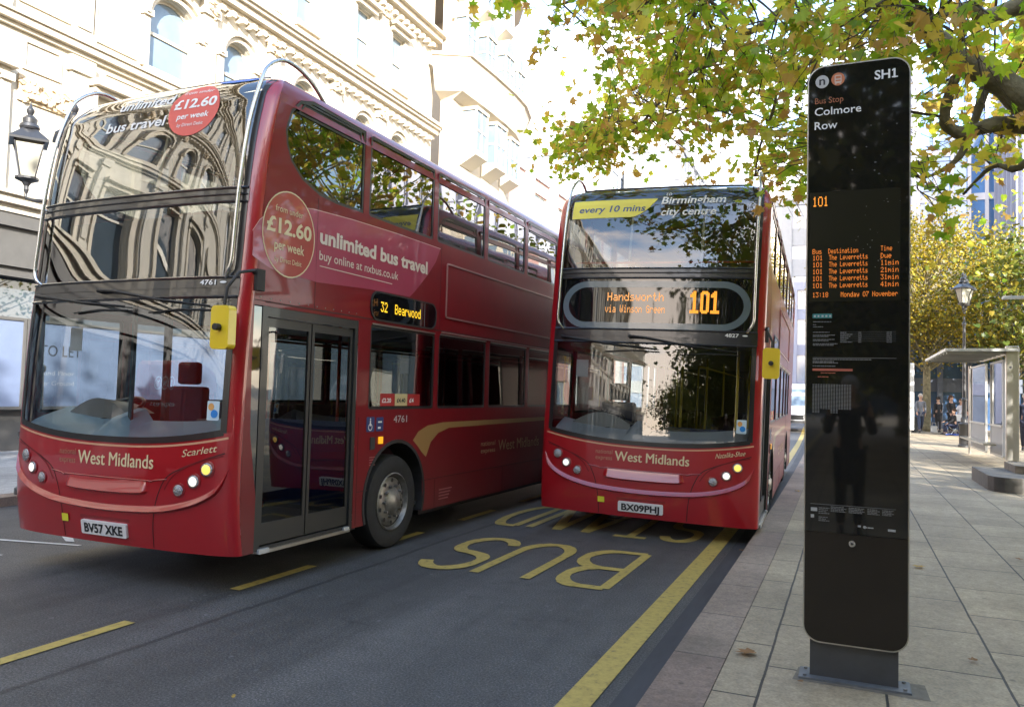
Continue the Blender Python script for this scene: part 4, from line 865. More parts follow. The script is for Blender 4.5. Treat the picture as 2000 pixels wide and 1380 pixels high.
    q = MB(); q.prism(rrect(1.845, 3.155, 2.25, 2.545, .12, 6), [rrect(1.861, 3.139, 2.266, 2.529, .109, 6)], lambda v, z, d: (1.272+d, v, z), 0, .014); q.build('box_rim', FRM, sb)
    if not dest:
        q = MB(); led_into(q, '32  Bearwood', sf(.0115), 2.02, 2.80, 2.345, .10, .96); q.build('led_lettering', LEDY, sb)
        q = MB(); q.add([sf(.0112)(2.885, 2.27), sf(.0112)(2.895, 2.27), sf(.0112)(2.895, 2.527), sf(.0112)(2.885, 2.527)], [(0,1,2,3)]); q.build('box_divider', MGREY, sb)
        # advert: pink swoosh, ringed price, words
        top = [(.175, 2.80), (.25, 2.90), (.40, 3.02), (.60, 3.09), (.92, 3.135), (1.5, 3.165), (2.3, 3.185), (3.22, 3.19)]
        q = MB(); q.poly([(.185, 2.60), (.185, 2.80), (.25, 2.90), (.40, 3.02), (.60, 3.09), (.92, 3.135), (1.5, 3.165), (2.3, 3.185), (3.22, 3.19), (3.12, 3.02), (2.95, 2.85), (2.72, 2.66), (2.58, 2.56), (1.86, 2.545), (1.0, 2.50), (.4, 2.53)], [], sf(.0015)); ad = q.build('advert_panel', PINK, B)
        q = MB(); q.prism(top+[(a, c-.008) for a, c in top[::-1]], [], lambda v, z, d: (1.27+d, v, z), .0015, .0025); q.build('advert_edge', mat('advert_edge', (.62, .35, .33), .4), ad)
        q = MB(); q.poly(ellipse(.615, 2.845, .325, .352), [], sf(.003)); q.build('price_disc', AREDM, ad)
        q = MB(); q.poly(ellipse(.615, 2.845, .335, .362), [ellipse(.615, 2.845, .324, .351)], sf(.0045)); q.build('price_ring', CREAM, ad)
        q = MB()
        for s_, a, c, z, h, bo in (('from under', .43, .78, 3.015, .055, 0), ('\u00a312.60', .33, .90, 2.84, .125, .03), ('per week', .43, .81, 2.70, .085, .012), ('by Direct Debit', .44, .78, 2.60, .045, 0)): text_into(q, s_, sf(.006), a, c, z, h, bo)
        q.build('price_lettering', CREAM, ad)
        q = MB(); text_into(q, 'unlimited bus travel', sf(.006), 1.02, 2.93, 2.855, .135, .035); text_into(q, 'buy online at nxbus.co.uk', sf(.006), 1.02, 2.33, 2.705, .085, .006)
        q.add([sf(.006)(1.03, 2.645), sf(.006)(2.22, 2.645), sf(.006)(2.22, 2.652), sf(.006)(1.03, 2.652)], [(0,1,2,3)]); q.build('advert_lettering', mat('advert_cream', (.70, .60, .50), .5), ad)
    # framed advert space farther back
    q = MB(); P = rrect(3.38, 7.4, 2.41, 3.05, .03, 3); q.prism(P, [inset(P, .018)], lambda v, z, d: (1.27+d, v, z), .0, .012); q.box(1.271, 1.283, 3.3, 8.6, 2.232, 2.247); q.build('advert_frame', mat('pale_beading', (.42, .24, .22), .3, metal=.4), B)
    q = MB(); q.poly([(2.74, 1.035), (2.85, 1.125), (3.05, 1.185), (3.4, 1.212), (6.9, 1.215), (6.9, 1.165), (3.55, 1.145), (3.3, 1.095), (3.13, 1.0), (3.03, .84), (2.93, .90), (2.84, .97)], [], sf(.0015)); q.build('gold_swoosh', GOLD, B)
    q = MB(); text_into(q, 'West Midlands', sf(.003), 4.95, 6.40, .80, .15); text_into(q, 'national', sf(.003), 4.42, 4.85, .885, .065); text_into(q, 'express', sf(.003), 4.42, 4.85, .795, .065); q.build('side_lettering', mat('side_gold_lettering', (.42, .28, .15), .5), B)
    q = MB(); text_into(q, str(num), sf(.003), 2.34, 2.60, 1.235, .075); q.build('fleet_number', mat('dim_white', (.5, .45, .44), .5), B)
    q = MB(); q.poly(rrect(1.85, 1.99, 1.155, 1.30, .01, 2), [], sf(.002)); q.poly(rrect(2.02, 2.15, 1.155, 1.295, .01, 2), [], sf(.002)); ac = q.build('access_sticker', NAVY, B)
    q = MB(); q.poly(ellipse(1.915, 1.20, .035, .035, 16), [ellipse(1.915, 1.20, .026, .026, 16)], sf(.004)); q.poly([(1.905, 1.21), (1.925, 1.21), (1.925, 1.265), (1.905, 1.265)], [], sf(.0042)); q.poly(ellipse(1.915, 1.278, .01, .01, 10), [], sf(.004)); q.poly([(2.05, 1.24), (2.12, 1.24), (2.12, 1.255), (2.05, 1.255)], [], sf(.004)); q.poly([(2.05, 1.18), (2.10, 1.18), (2.10, 1.20), (2.05, 1.20)], [], sf(.004)); q.build('sticker_marks', WHT, ac)
    q = MB(); q.box(1.272, 1.282, 2.065, 2.14, 1.03, 1.10); q.build('side_repeater', AMB, B); q = MB(); q.box(1.272, 1.279, 1.92, 2.0, .98, 1.10); q.build('fuel_vent', DGREY, B)
    q = MB()
    for k in range(4): q.box(1.2705, 1.272, 3.35, 3.66-.03*k, .44-.035*k, .452-.035*k); q.box(1.2705, 1.272, 1.92, 2.02, .90-.025*k, .908-.025*k)
    q.build('small_print', mat('faint_print', (.36, .12, .12), .6), B)
    sg = MB()
    for a, c, m_, tx in ((2.10, 2.37, 0, '\u00a32.20'), (2.373, 2.62, 1, '\u00a34.40'), (2.623, 2.88, 0, '\u00a34')): sg.mi = m_; sg.poly([(a, 1.405), (c, 1.405), (c, 1.53), (a, 1.53)], [], lambda v, z: (1.2575, v, z))
    so = sg.build('fare_stickers', [mat('fare_red', (.42, .02, .02), .5), mat('fare_cream', (.62, .50, .26), .5)], B)
    q = MB()
    for a, c, tx in ((2.13, 2.30, '\u00a32.20'), (2.66, 2.75, '\u00a34')): text_into(q, tx, lambda v, z: (1.2585, v, z), a, c, 1.44, .045, .03)
    q.build('fare_lettering', WHT, so); q = MB(); text_into(q, '\u00a34.40', lambda v, z: (1.2585, v, z), 2.41, 2.58, 1.44, .045, .03); q.build('fare_lettering', INK, so)
    # --- interior
    q = MB(); q.box(-1.2, 1.2, .5, L_BUS-.1, .32, .36); q.box(-1.2, 1.2, .55, L_BUS-.1, 2.30, 2.36); fl = q.build('floor', DGREY, B)
    q = MB(); q.box(-1.1, 1.1, .55, L_BUS-.1, 2.24, 2.28); q.box(-1.1, 1.1, .9, L_BUS-.1, 4.16, 4.19); q.build('ceiling', CEIL, B)
    q = MB(); q.box(-1.2, 1.2, L_BUS-.2, L_BUS-.15, .3, 4.1); q.box(-1.2, 1.2, 8.6, 8.65, .36, 2.24); q.build('rear_bulkhead', MGREY, B)
    q = MB(); q.grid(lambda s, t: (lambda u: Vector((u, bfront(u, 1.1).y+.03+.42*t, wsbot(u)-.015+.16*t**.7+(.10*min(1, 3*t) if -.25 < u < .0 else 0))))(-1.12+2.24*s), 24, 6); q.box(-1.12, 1.12, .44, .50, .36, 1.10); q.build('dashboard', DASHP if dest else SKYB, B, smooth=40)
    q = MB(); q.box(-.085, -.055, .26, .29, 1.12, 2.27); q.box(-.10, -.05, .62, .67, .4, 2.24); q.box(-.10, -.06, .62, 1.7, 1.0, 1.05); q.box(-.10, -.06, .62, 1.7, .4, .95); q.box(-.10, -.06, 1.66, 1.7, .4, 2.24); q.build('cab_partition', DGREY, B)
    sw = MB(); cw = Vector((-.62, .60, 1.33)); ax_, ay_ = Vector((1, 0, 0)), Vector((0, .90, .42)).normalized(); ring = [cw+(ax_*cos(t)+ay_*sin(t))*.235 for t in np.linspace(0, 2*pi, 33)]
    sw.tube(ring, .017, 8); az_ = ax_.cross(ay_)
    for t in (radians(90), radians(210), radians(330)): sw.tube([cw, cw+(ax_*cos(t)+ay_*sin(t))*.23], .014, 6)
    sw.cyl(cw-az_*.03, cw+az_*.02, .06, 14); sw.cyl((-.62, .62, .75), cw-az_*.02, .035, 10); sw.build('steering_wheel', BLK, B, smooth=50)
    q = MB(); q.grid(lambda s, t: Vector((-.98+.72*s, .40+.30*t, 1.30+.13*sin(pi*s)*(1-t*.3))), 14, 5); q.grid(lambda s, t: Vector((-.98+.72*s, .40, 1.05+(.25+.13*sin(pi*s))*t)), 14, 4); q.build('instrument_hood', mat('hood_grey', (.30, .29, .28), .4), B, smooth=40)
    q = MB(); q.box(-.92, -.42, 1.05, 1.5, .75, .87); q.box(-.90, -.44, 1.44, 1.56, .87, 1.55); q.box(-.80, -.54, 1.45, 1.55, 1.57, 1.80); bevel(q.build('driver_seat', SEATB, B), .03)
    q = MB(); q.cyl((.20, .58, 1.12), (.20, .58, 1.22), .075, 16, .06); q.build('red_dial', mat('dial_red', (.5, .02, .02), .3), B, smooth=40)
    q = MB(); q.box(-.95, -.80, .34, .345, 1.85, 2.06); q.build('paper_notice', mat('paper', (.6, .6, .6), .7), B)
    POLE = mat('pole_red', (.55, .03, .02), .3, coat=.5) if not dest else mat('pole_yellow', (.60, .42, .03), .3)
    for i, (x, y) in enumerate(((.95, .62), (.12, 1.75), (1.0, 1.75), (.30, 2.9), (-.30, 3.9), (.30, 5.1), (-.3, 6.3))):
        q = MB(); q.cyl((x, y, .36), (x, y, 2.24), .017, 8); q.build('pole', POLE, B, smooth=True)
    for x in (-.35, .35): q = MB(); q.cyl((x, 1.8, 2.08), (x, 8.4, 2.08), .015, 8); q.build('ceiling_rail', POLE, B, smooth=True)
    for x in (-.45, .45): q = MB(); q.tube([(x, .75, 3.28), (x, .9, 4.05), (x, 9.9, 4.05)], .016, 8); q.build('ceiling_rail', mat('rail_cream', (.62, .55, .38), .4), B, smooth=True)
    q = MB(); q.tube([(-1.1, .62, 3.30), (1.1, .62, 3.30)], .014, 8); q.tube([(-1.1, .62, 3.22), (1.1, .62, 3.22)], .010, 8); q.build('front_rail', mat('rail_red', (.5, .03, .02), .3), B, smooth=True)
    smb = MB(); smb.box(-.42, .42, 0, .42, .36, .44); smb.box(-.41, -.02, .38, .46, .44, 1.0); smb.box(.02, .41, .38, .46, .44, 1.0); smb.box(-.36, -.28, .1, .35, 0, .36); smb.box(.28, .36, .1, .35, 0, .36)
    sm = smb.mesh('seat', SEATR)
    for lv, ys, z in ((0, (2.3, 3.15, 4.0, 4.85, 5.7, 6.5, 7.4), .36), (1, (1.1, 1.9, 2.7, 3.5, 4.3, 5.1, 5.9, 6.7, 7.5, 8.3, 9.1), 2.36)):
        for y in ys:
            for x in (-.72, .72):
                if lv == 0 and y == 2.3 and x > 0: continue
                o = bpy.data.objects.new('seat', sm); link(o, B); o.location = (x, y, z)
    q = MB(); q.box(-.06, 1.12, 1.72, 1.76, .42, 1.25); q.build('entrance_screen', mat('panel_blue', (.02, .04, .16), .5), B)
    q = MB(); q.box(-.05, .30, 1.0, 1.45, .36, 1.25); q.build('ticket_machine', mat('machine_grey', (.12, .12, .13), .5), B)
    return B
bus1 = make_bus((-5.607, 4.727), -.010, -.001, .052, 4761, 'BV57 XKE', 'Scarlett', 'big red double-decker bus on the left with pink price advert on its side')
bus2 = make_bus((-2.200, 9.01), .034, .027, -.029, 4827, 'BX09PHJ', 'Natalika-Shae', 'red double-decker bus at the kerb with an amber 101 route display and yellow banner', dest=True)
# posters and display on the bus fronts
def front_part(B, name, m, fn): q = MB(); fn(q); return q.build(name, m, B)
front_part(bus1, 'poster_lettering', mat('poster_white', (.72, .72, .70), .5), lambda q: text_into(q, 'unlimited', lambda u, z: bfo(u, z, .006), -.40, .235, 3.975, .095, .02, slant=.15))
def _p1(q): text_into(q, 'bus travel', lambda u, z: bfo(u, z, .006), -.50, .20, 3.775, .095, .02, slant=.15)
front_part(bus1, 'poster_lettering', mat('poster_white', (.72, .72, .70), .5), _p1)
pd = front_part(bus1, 'poster_disc', mat('poster_red', (.62, .10, .08), .5), lambda q: fpoly(q, [(.50+.27*cos(t), 3.885+.24*sin(t)) for t in np.linspace(0, 2*pi, 33)[:-1]], .005))
def _p2(q):
    for s_, a, c, z, h, bo in (('from under', .34, .66, 4.04, .035, 0), ('\u00a312.60', .28, .73, 3.905, .085, .03), ('per week', .34, .68, 3.805, .055, .015), ('by Direct Debit', .36, .64, 3.735, .032, 0)): text_into(q, s_, lambda u, z_: bfo(u, z_, .008), a, c, z, h, bo, slant=.12)
front_part(pd, 'disc_lettering', WHT, _p2)
front_part(bus1, 'blue_ellipse', mat('ellipse_blue', (.05, .17, .55), .5), lambda q: fpoly(q, ellipse(.84, 4.155, .22, .035, 24), .005))  # small blue ellipse high on the upper screen
def ringpath(q, a, z0_, z1_, w, o):
    R = (z1_-z0_)/2; zc = (z0_+z1_)/2; P = [(-a+R*1.1+(2*a-2.2*R)*k/12, z0_) for k in range(13)]+[(a-R*1.1+R*1.1*cos(radians(t)), zc+R*sin(radians(t))) for t in range(-80, 90, 10)]+[(a-R*1.1-(2*a-2.2*R)*k/12, z1_) for k in range(13)]+[(-a+R*1.1+R*1.1*cos(radians(t)), zc+R*sin(radians(t))) for t in range(100, 270, 10)]
    fpath(q, P+[P[0]], w, o)
front_part(bus2, 'grey_ring', OVAL, lambda q: ringpath(q, 1.065, 2.47, 2.965, .075, .003))
def _l101(q):
    for ch, x in (('1', .435), ('0', .55), ('1', .665)):
        rows = F101[ch]; n = len(rows[0]); 
        for r, row in enumerate(rows):
            for c, v in enumerate(row):
                if v == '1': x0 = x+c*.0165; z = 2.87-r*.0185; q.add([bfo(x0, z, .005), bfo(x0+.0150, z, .005), bfo(x0+.0150, z+.0168, .005), bfo(x0, z+.0168, .005)], [(0,1,2,3)])
front_part(bus2, 'led_route_number', LED, _l101)
front_part(bus2, 'led_destination', mat('led_dim', (1.0, .42, .12), .6, emit=1.0), lambda q: (led_into(q, 'Handsworth', lambda u, z: bfo(u, z, .005), -.54, .13, 2.765, .10), led_into(q, 'via Winson Green', lambda u, z: bfo(u, z, .005), -.56, .15, 2.625, .09)))
yb = front_part(bus2, 'yellow_banner', mat('banner_yellow', (.74, .66, .09), .5), lambda q: q.grid(lambda s, t: (lambda u: bfo(u, 3.79+(.0 if u < -.35 else .23*((u+.35)/.32)**2*.95)+(4.02-3.79-(0 if u < -.35 else .23*((u+.35)/.32)**2*.95))*t, .005))(-1.08+1.05*s), 30, 4))
front_part(yb, 'banner_lettering', mat('banner_ink', (.06, .10, .20), .5), lambda q: text_into(q, 'every 10 mins', lambda u, z: bfo(u, z, .007), -1.00, -.17, 3.865, .082, .02, slant=.2))
front_part(bus2, 'poster_lettering', WHT, lambda q: (text_into(q, 'to', lambda u, z: bfo(u, z, .006), .06, .13, 4.055, .055, 0, slant=.2), text_into(q, 'Birmingham', lambda u, z: bfo(u, z, .006), .02, .76, 3.945, .095, .02, slant=.2), text_into(q, 'city centre', lambda u, z: bfo(u, z, .006), .02, .66, 3.80, .095, .02, slant=.2)))
# ---------------------------------------------------------------- information totem
T = empty('information_totem', (.03, 4.72, .12), label='tall black glass bus stop totem with amber departure text, in the foreground', cat='bus stop sign')
def tz(z): return z-.12
q = MB(); P = rrect(-.255, .257, tz(.325), tz(3.515), .085, 8); q.prism(P, [], lambda a, c, d: (a, d, c), .012, .115)
q.build('case', mat('totem_case', (.035, .033, .03), .35), T)
q = MB(); P2 = rrect(-.262, .264, tz(.318), tz(3.522), .09, 8); q.prism(P2, [P], lambda a, c, d: (a, d, c), .003, .12); bevel(q.build('metal_edge', STEEL, T), .002, 1)
q = MB(); gp = [(x, z) for x, z in P if z > 1.6]; gl = gp+[(-.255, tz(.918)), (.257, tz(.918))]
q.prism([(.257, tz(.918))]+[p for p in P if p[1] > 1.6]+[(-.255, tz(.918))], [], lambda a, c, d: (a, -d, c), -.011, .0); q.build('glass_front', mat('totem_glass', (.012, .0115, .010), .035, spec=.75, coat=.0, bump=.01, bscale=2), T)
q = MB(); q.prism([(-.255, tz(.914)), (.257, tz(.914))][::-1]+[p for p in P if p[1] < 1.6], [], lambda a, c, d: (a, -d, c), -.011, -.001); lp = q.build('lower_panel', mat('totem_brown', (.020, .016, .012), .22, spec=.4, var=.12, vscale=3), T)
q = MB(); q.lathe([(0, .001), (.013, .001), (.017, -.003), (.017, -.006), (.0, -.006)], (-.015, 0, tz(.868)), 'y', 20); q.v = [(x, y-.001, z) for x, y, z in q.v]; q.build('key_lock', CHROME, lp, smooth=40)
q = MB(); q.lathe([(0, -.0061), (.007, -.0061), (.007, -.0075), (0, -.0075)], (-.015, 0, tz(.868)), 'y', 12); q.v = [(x, y-.001, z) for x, y, z in q.v]; q.build('keyhole', INK, lp)
q = MB(); q.box(-.225, .215, .03, .10, .012, .205); q.build('plinth', mat('plinth_grey', (.055, .058, .062), .5, var=.15, vscale=5), T)
q = MB(); q.box(-.28, .275, -.03, .15, 0, .012); q.build('base_plate', mat('galvanised', (.13, .14, .15), .6, metal=.2, var=.2, vscale=9), T)
for x in (-.25, .245):
    for y in (.0, .12): q = MB(); q.cyl((x, y, .012), (x, y, .022), .010, 6); q.build('bolt', MGREY, T)
q = MB(); q.poly([(-.31, -.06), (.36, -.075), (.35, .17), (-.29, .16)], [], lambda a, c: (a, c, .0015)); q.build('mortar_bed', mat('mortar', (.16, .14, .11), .9, var=.3, vscale=12), T)
fx = lambda o=.0025: (lambda a, z: (a-.03, -o, tz(z)))
GREYT = mat('grey_print', (.50, .50, .48), .5); DIMT = mat('dim_print', (.16, .16, .155), .5)
def tp(name, m, fn): q = MB(); fn(q); return q.build(name, m, T)
tp('stop_name_lettering', WHT, lambda q: (text_into(q, 'Colmore', fx(), -.193, .048, 3.238, .046, .008), text_into(q, 'Row', fx(), -.193, -.074, 3.158, .046, .008), text_into(q, 'SH1', fx(), .114, .218, 3.408, .052, .02), q.poly([(.200, 3.408), (.230, 3.408), (.230, 3.415), (.200, 3.415)], [], fx(.0027)), q.poly([(.2115, 3.460), (.2115, 3.451), (.201, 3.444), (.201, 3.452)], [], fx(.0027))))
tp('heading_lettering', mat('dim_orange', (.38, .13, .05), .5), lambda q: text_into(q, 'Bus Stop', fx(), -.192, -.044, 3.305, .036))
lg = tp('round_logo', GREYT, lambda q: q.poly(ellipse(-.155, 3.43, .035, .037, 28), [], fx())); q = MB(); text_into(q, 'n', fx(.0035), -.171, -.139, 3.412, .05, .02); q.build('logo_lettering', INK, lg)
lg = tp('bus_logo', mat('logo_orange', (.55, .17, .06), .5), lambda q: q.poly(ellipse(-.072, 3.435, .035, .037, 28), [], fx()))
q = MB(); q.poly(rrect(-.09, -.054, 3.412, 3.458, .006, 2), [rrect(-.085, -.059, 3.438, 3.452, .002, 2), rrect(-.085, -.059, 3.422, 3.431, .002, 2)], fx(.0035)); q.poly(rrect(-.088, -.08, 3.405, 3.411, .001, 1), [], fx(.0035)); q.poly(rrect(-.064, -.056, 3.405, 3.411, .001, 1), [], fx(.0035)); q.build('bus_symbol', mat('symbol_pale', (.6, .5, .42), .5), lg)
tp('display_window', mat('display_dark', (.022, .021, .014), .12, spec=.5), lambda q: q.poly([(-.215, 2.185), (.245, 2.185), (.245, 2.80), (-.215, 2.80)], [], fx(.0012)))
tp('led_route', LED, lambda q: led_into(q, '101', fx(), -.200, -.118, 2.720, .056, .82))
def _rows(q):
    led_into(q, 'Bus', fx(), -.198, -.150, 2.452, .028, .86); led_into(q, 'Destination', fx(), -.116, .036, 2.452, .028, .86); led_into(q, 'Time', fx(), .149, .205, 2.456, .028, .86)
    for i, (z, t) in enumerate(zip((2.416, 2.378, 2.339, 2.300, 2.261), ('Due', '11min', '21min', '31min', '41min'))):
        led_into(q, '101', fx(), -.197, -.145, z, .028, .86); led_into(q, 'The Leverretts', fx(), -.112, .085, z, .028, .86); led_into(q, t, fx(), .149, .149+.0175*len(t), z, .028, .86)
    led_into(q, '13:18', fx(), -.196, -.115, 2.209, .028, .86); led_into(q, 'Monday 07 November', fx(), -.050, .233, 2.209, .028, .86)
tp('led_departures', LEDO, _rows)
def bars(q, a, c, z, h, seed, o=.0025):
    R = random.Random(seed); x = a
    while x < c-.002:
        w = min(R.uniform(.006, .022), c-x); q.add([fx(o)(x, z), fx(o)(x+w, z), fx(o)(x+w, z+h), fx(o)(x, z+h)], [(0,1,2,3)]); x += w+.0022
tp('timetable_badge', mat('badge_teal', (.03, .20, .19), .5), lambda q: q.poly(rrect(-.195, -.094, 2.092, 2.117, .003, 2), [], fx()))
tp('badge_marks', GREYT, lambda q: [bars(q, -.188+i*.02, -.178+i*.02, 2.099, .010, i, .0035) for i in range(5)])
def _small(q):
    for i, (a, c, z) in enumerate(((-.192, -.098, 2.070), (-.192, -.176, 2.054), (-.192, -.14, 2.042), (-.192, -.102, 2.012), (-.192, -.078, 1.996), (-.192, -.11, 1.988), (-.192, -.078, 1.972), (-.192, -.11, 1.964), (-.192, -.066, 1.948), (-.192, -.085, 1.940))): bars(q, a, c, z, .0045, i)
    for k in range(6):
        z = 2.016-.0105*k; bars(q, -.051, -.02+.01*((k*3) % 4), z-.006, .0045, 20+k); bars(q, .04, .056, z-.006, .0045, 30+k); bars(q, .18, .205, z-.006, .0045, 40+k); q.add([fx()(-.051, z), fx()(.226, z), fx()(.226, z+.0008), fx()(-.051, z+.0008)], [(0,1,2,3)])
    q.add([fx()(-.192, 1.871), fx()(.228, 1.871), fx()(.228, 1.874), fx()(-.192, 1.874)], [(0,1,2,3)])
    for a, c, z in ((-.192, .105, 1.861), (-.192, -.08, 1.849), (-.192, -.06, 1.842), (-.192, -.075, 1.824)): bars(q, a, c, z, .0055, int(z*1000))
    for col in range(15):
        x = -.192+.0134*col
        for k in range(22 if col < 3 or 6 < col < 10 else 19):
            q.add([fx()(x, 1.722-.0073*k), fx()(x+.0098, 1.722-.0073*k), fx()(x+.0098, 1.7262-.0073*k), fx()(x, 1.7262-.0073*k)], [(0,1,2,3)])
    q.add([fx()(-.197, 1.067), fx()(.229, 1.067), fx()(.229, 1.0695), fx()(-.197, 1.0695)], [(0,1,2,3)])
    for x0, x1 in ((-.093, -.005), (-.003, .088), (.09, .16), (.162, .229)):
        for k in range(4): bars(q, x0, x1-.01-.012*((k+int(x0*100)) % 2), 1.056-.008*k, .0045, k+int(x0*1000))
    for k in range(7): bars(q, -.155, -.10-.008*(k % 3), 1.046-.0095*k-(.012 if k > 3 else 0), .0045, 70+k)
tp('timetable_print', DIMT, _small)
tp('red_route_line', mat('line_salmon', (.45, .12, .07), .5), lambda q: (q.poly([(-.193, 1.800), (.012, 1.800), (.012, 1.813), (-.193, 1.813)], [], fx()), bars(q, -.15, -.075, 1.787, .004, 5), bars(q, -.165, -.11, 1.765, .004, 6)))
tp('print_blocks', mat('mid_print', (.38, .38, .37), .5), lambda q: [q.poly([(a, z0), (c, z0), (c, z1), (a, z1)], [], fx(.0028)) for a, c, z0, z1 in ((-.195, -.162, 1.028, 1.048), (-.195, -.178, .992, 1.010), (.19, .228, .950, .962), (.043, .058, .960, .970))]+[bars(q, .08, .12, .958, .006, 3), q.poly(ellipse(.077, .962, .008, .008, 12), [], fx())])
R = random.Random(8); q = MB()
for k in range(46):
    x, z, r = R.gauss(.12, .08), R.uniform(2.35, 3.2), R.uniform(.0012, .0038)
    if -.2 < x < .22: q.poly(ellipse(x+.03, z, r*R.uniform(.7, 1.8), r, 6), [], fx(.003))
q.build('dust_specks', DIMT, T)
# ---------------------------------------------------------------- street lamps
def lantern(parent, x, y, z, s=1.0):
    o = empty('lantern', (x, y, z)); o.parent = parent; o.empty_display_size = .1
    g = MB(); g.lathe([(.11*s, .02*s), (.235*s, .50*s)], n=4); g.build('lantern_glass', LANT, o)
    q = MB(); q.lathe([(.02*s, -.20*s), (.035*s, -.15*s), (.03*s, -.10*s), (.06*s, -.05*s), (.15*s, -.01*s), (.15*s, .02*s), (.10*s, .022*s)], n=12)
    for k in range(4):
        a = pi/2*k; q.tube([(.125*s*cos(a), .125*s*sin(a), .01*s), (.25*s*cos(a), .25*s*sin(a), .51*s)], .011*s, 5)
    for k in range(4):
        a, b_ = pi/2*k, pi/2*(k+1); q.tube([(.25*s*cos(a), .25*s*sin(a), .505*s), (.25*s*cos(b_), .25*s*sin(b_), .505*s)], .013*s, 5); q.tube([(.14*s*cos(a), .14*s*sin(a), .02*s), (.14*s*cos(b_), .14*s*sin(b_), .02*s)], .011*s, 5)
    q.build('lantern_frame', IRON, o)
    q = MB(); q.lathe([(.33*s, .50*s), (.335*s, .53*s), (.12*s, .69*s)], n=4); q.lathe([(.115*s, .69*s), (.13*s, .72*s), (.12*s, .76*s), (.09*s, .78*s), (.095*s, .84*s), (.06*s, .88*s), (.03*s, .90*s), (.05*s, .94*s), (.052*s, .97*s), (.02*s, 1.02*s), (.004*s, 1.09*s)], n=14); q.build('lantern_cap', IRON, o, smooth=35)
    return o
def street_lamp(x, y, zl, ang, label, s=1.0, base=.12, sp=.46):
    r = empty('street_lamp', (x, y, base), (0, 0, ang), label, 'street lamp', 'black lantern street lamps')
    q = MB(); q.lathe([(.20, 0), (.20, .08), (.165, .10), (.165, .72), (.19, .76), (.19, .82), (.12, .86), (.12, 1.0), (.09, 1.05)], n=16); q.build('post_base', IRON, r, smooth=35)
    q = MB(); q.lathe([(.085, 1.05), (.07, 1.6), (.095, 1.63), (.095, 1.68), (.06, 1.72), (.045, zl-.75), (.07, zl-.72), (.07, zl-.66), (.035, zl-.62), (.03, zl-.42)], n=14); q.build('post', IRON, r, smooth=35)
    for sg in (1, -1):
        q = MB(); q.tube(smooth_path([(0, 0, zl-.30), (sg*sp*.4, 0, zl-.31), (sg*sp*.8, 0, zl-.28), (sg*sp, 0, zl-.24), (sg*sp, 0, zl-.15)], 4), .018*s, 6); q.tube([(0, 0, zl-.30), (sg*sp, 0, zl-.27)], .010*s, 6); q.build('lamp_arm', IRON, r, smooth=True)
        lantern(r, sg*sp, 0, zl, s)
    return r
street_lamp(-9.97, 7.27, 4.22, radians(12), 'black twin lantern street lamp on the far kerb at the left edge', .98, sp=.345)
street_lamp(3.68, 31.8, 5.0, radians(75), 'black twin lantern street lamp in front of the autumn trees', 1.05, sp=.25)
# ---------------------------------------------------------------- bus shelter
S_ = empty('bus_shelter', (3.45, 22.2, .12), label='stainless steel bus shelter with glass walls, red header and flat roof', cat='bus shelter')
q = MB(); q.box(.0, .27, 0, .16, .18, 2.93); bevel(q.build('end_post', STEEL, S_), .012); q = MB(); q.box(.05, .22, .03, .13, 0, .179); q.build('post_foot', MGREY, S_)
q = MB(); q.cyl((.09, -.004, 2.42), (.09, .001, 2.42), .03, 12); q.build('post_hole', INK, S_)
q = MB(); q.box(-1.30, .27, -.12, 5.6, 2.80, 2.865)
for k in range(8): q.box(-1.25, .0, .1+.68*k, .16+.68*k, 2.74, 2.799)
q.build('roof', mat('roof_panel', (.42, .43, .41), .35, metal=.3, var=.35, vscale=2.5, stretch=(.3, 2, 1)), S_)
for y0, y1, x in ((.35, 2.25, -.02), (2.45, 5.4, -.10)):
    q = MB(); Pn = rrect(y0, y1, .22, 2.62, .06, 4); q.prism(Pn, [inset(Pn, .05)], lambda a, c, d: (x+d, a, c), 0, .05); fo = q.build('wall_frame', mat('frame_white', (.68, .68, .66), .35), S_)
    q = MB(); q.box(x+.02, x+.028, y0+.04, y1-.04, 1.0, 2.58); q.build('wall_pane', CLG, fo)
    q = MB(); q.box(x+.015, x+.035, y0+.04, y1-.04, .26, .96); q.build('lower_panel', mat('panel_pale', (.34, .35, .36), .5), fo); q = MB(); q.box(x-.03, x+.07, y0+.03, y1-.03, .965, 1.01); q.build('rail', STEEL, fo)
    q = MB(); q.box(x-.01, x+.06, y0, y1, 2.35, 2.60) if False else q.box(x+.03, x+.045, y0+.05, y1-.05, 2.30, 2.55); q.build('red_header', mat('header_red', (.42, .035, .04), .5), fo)
    q = MB(); q.box(x+.03, x+.034, y0+.15, y1-.25, 1.62, 1.78); q.build('safety_strip', mat('frosted', (.6, .6, .6), .6), fo)
q = MB(); q.cyl((-.10, 5.5, 0), (-.10, 5.5, 2.66), .035, 10); q.build('back_post', STEEL, S_, smooth=30); q = MB(); q.box(-.4, -.12, .6, 5.2, .50, .54); q.build('bench_seat', STEEL, S_)
tag(S_)
Pn = empty('advertising_panel', (2.52, 40.5, .12), label='slim pale metal advertising panel standing edge-on beyond the totem', cat='advertising panel'); q = MB(); q.box(-.17, .17, 0, .9, .25, 3.3); bevel(q.build('panel', mat('panel_silver', (.55, .56, .56), .35, metal=.4, var=.1), Pn), .03); q = MB(); q.box(-.05, .05, .3, .6, 0, .249); q.build('foot', STEEL, Pn)
Bn = empty('stone_bench', (2.27, 16.0, .12), label='dark granite slab seat with a rounded corner at the right edge', cat='bench')
GRN = mat('dark_granite', (.085, .080, .070), .6, var=.25, vscale=6)
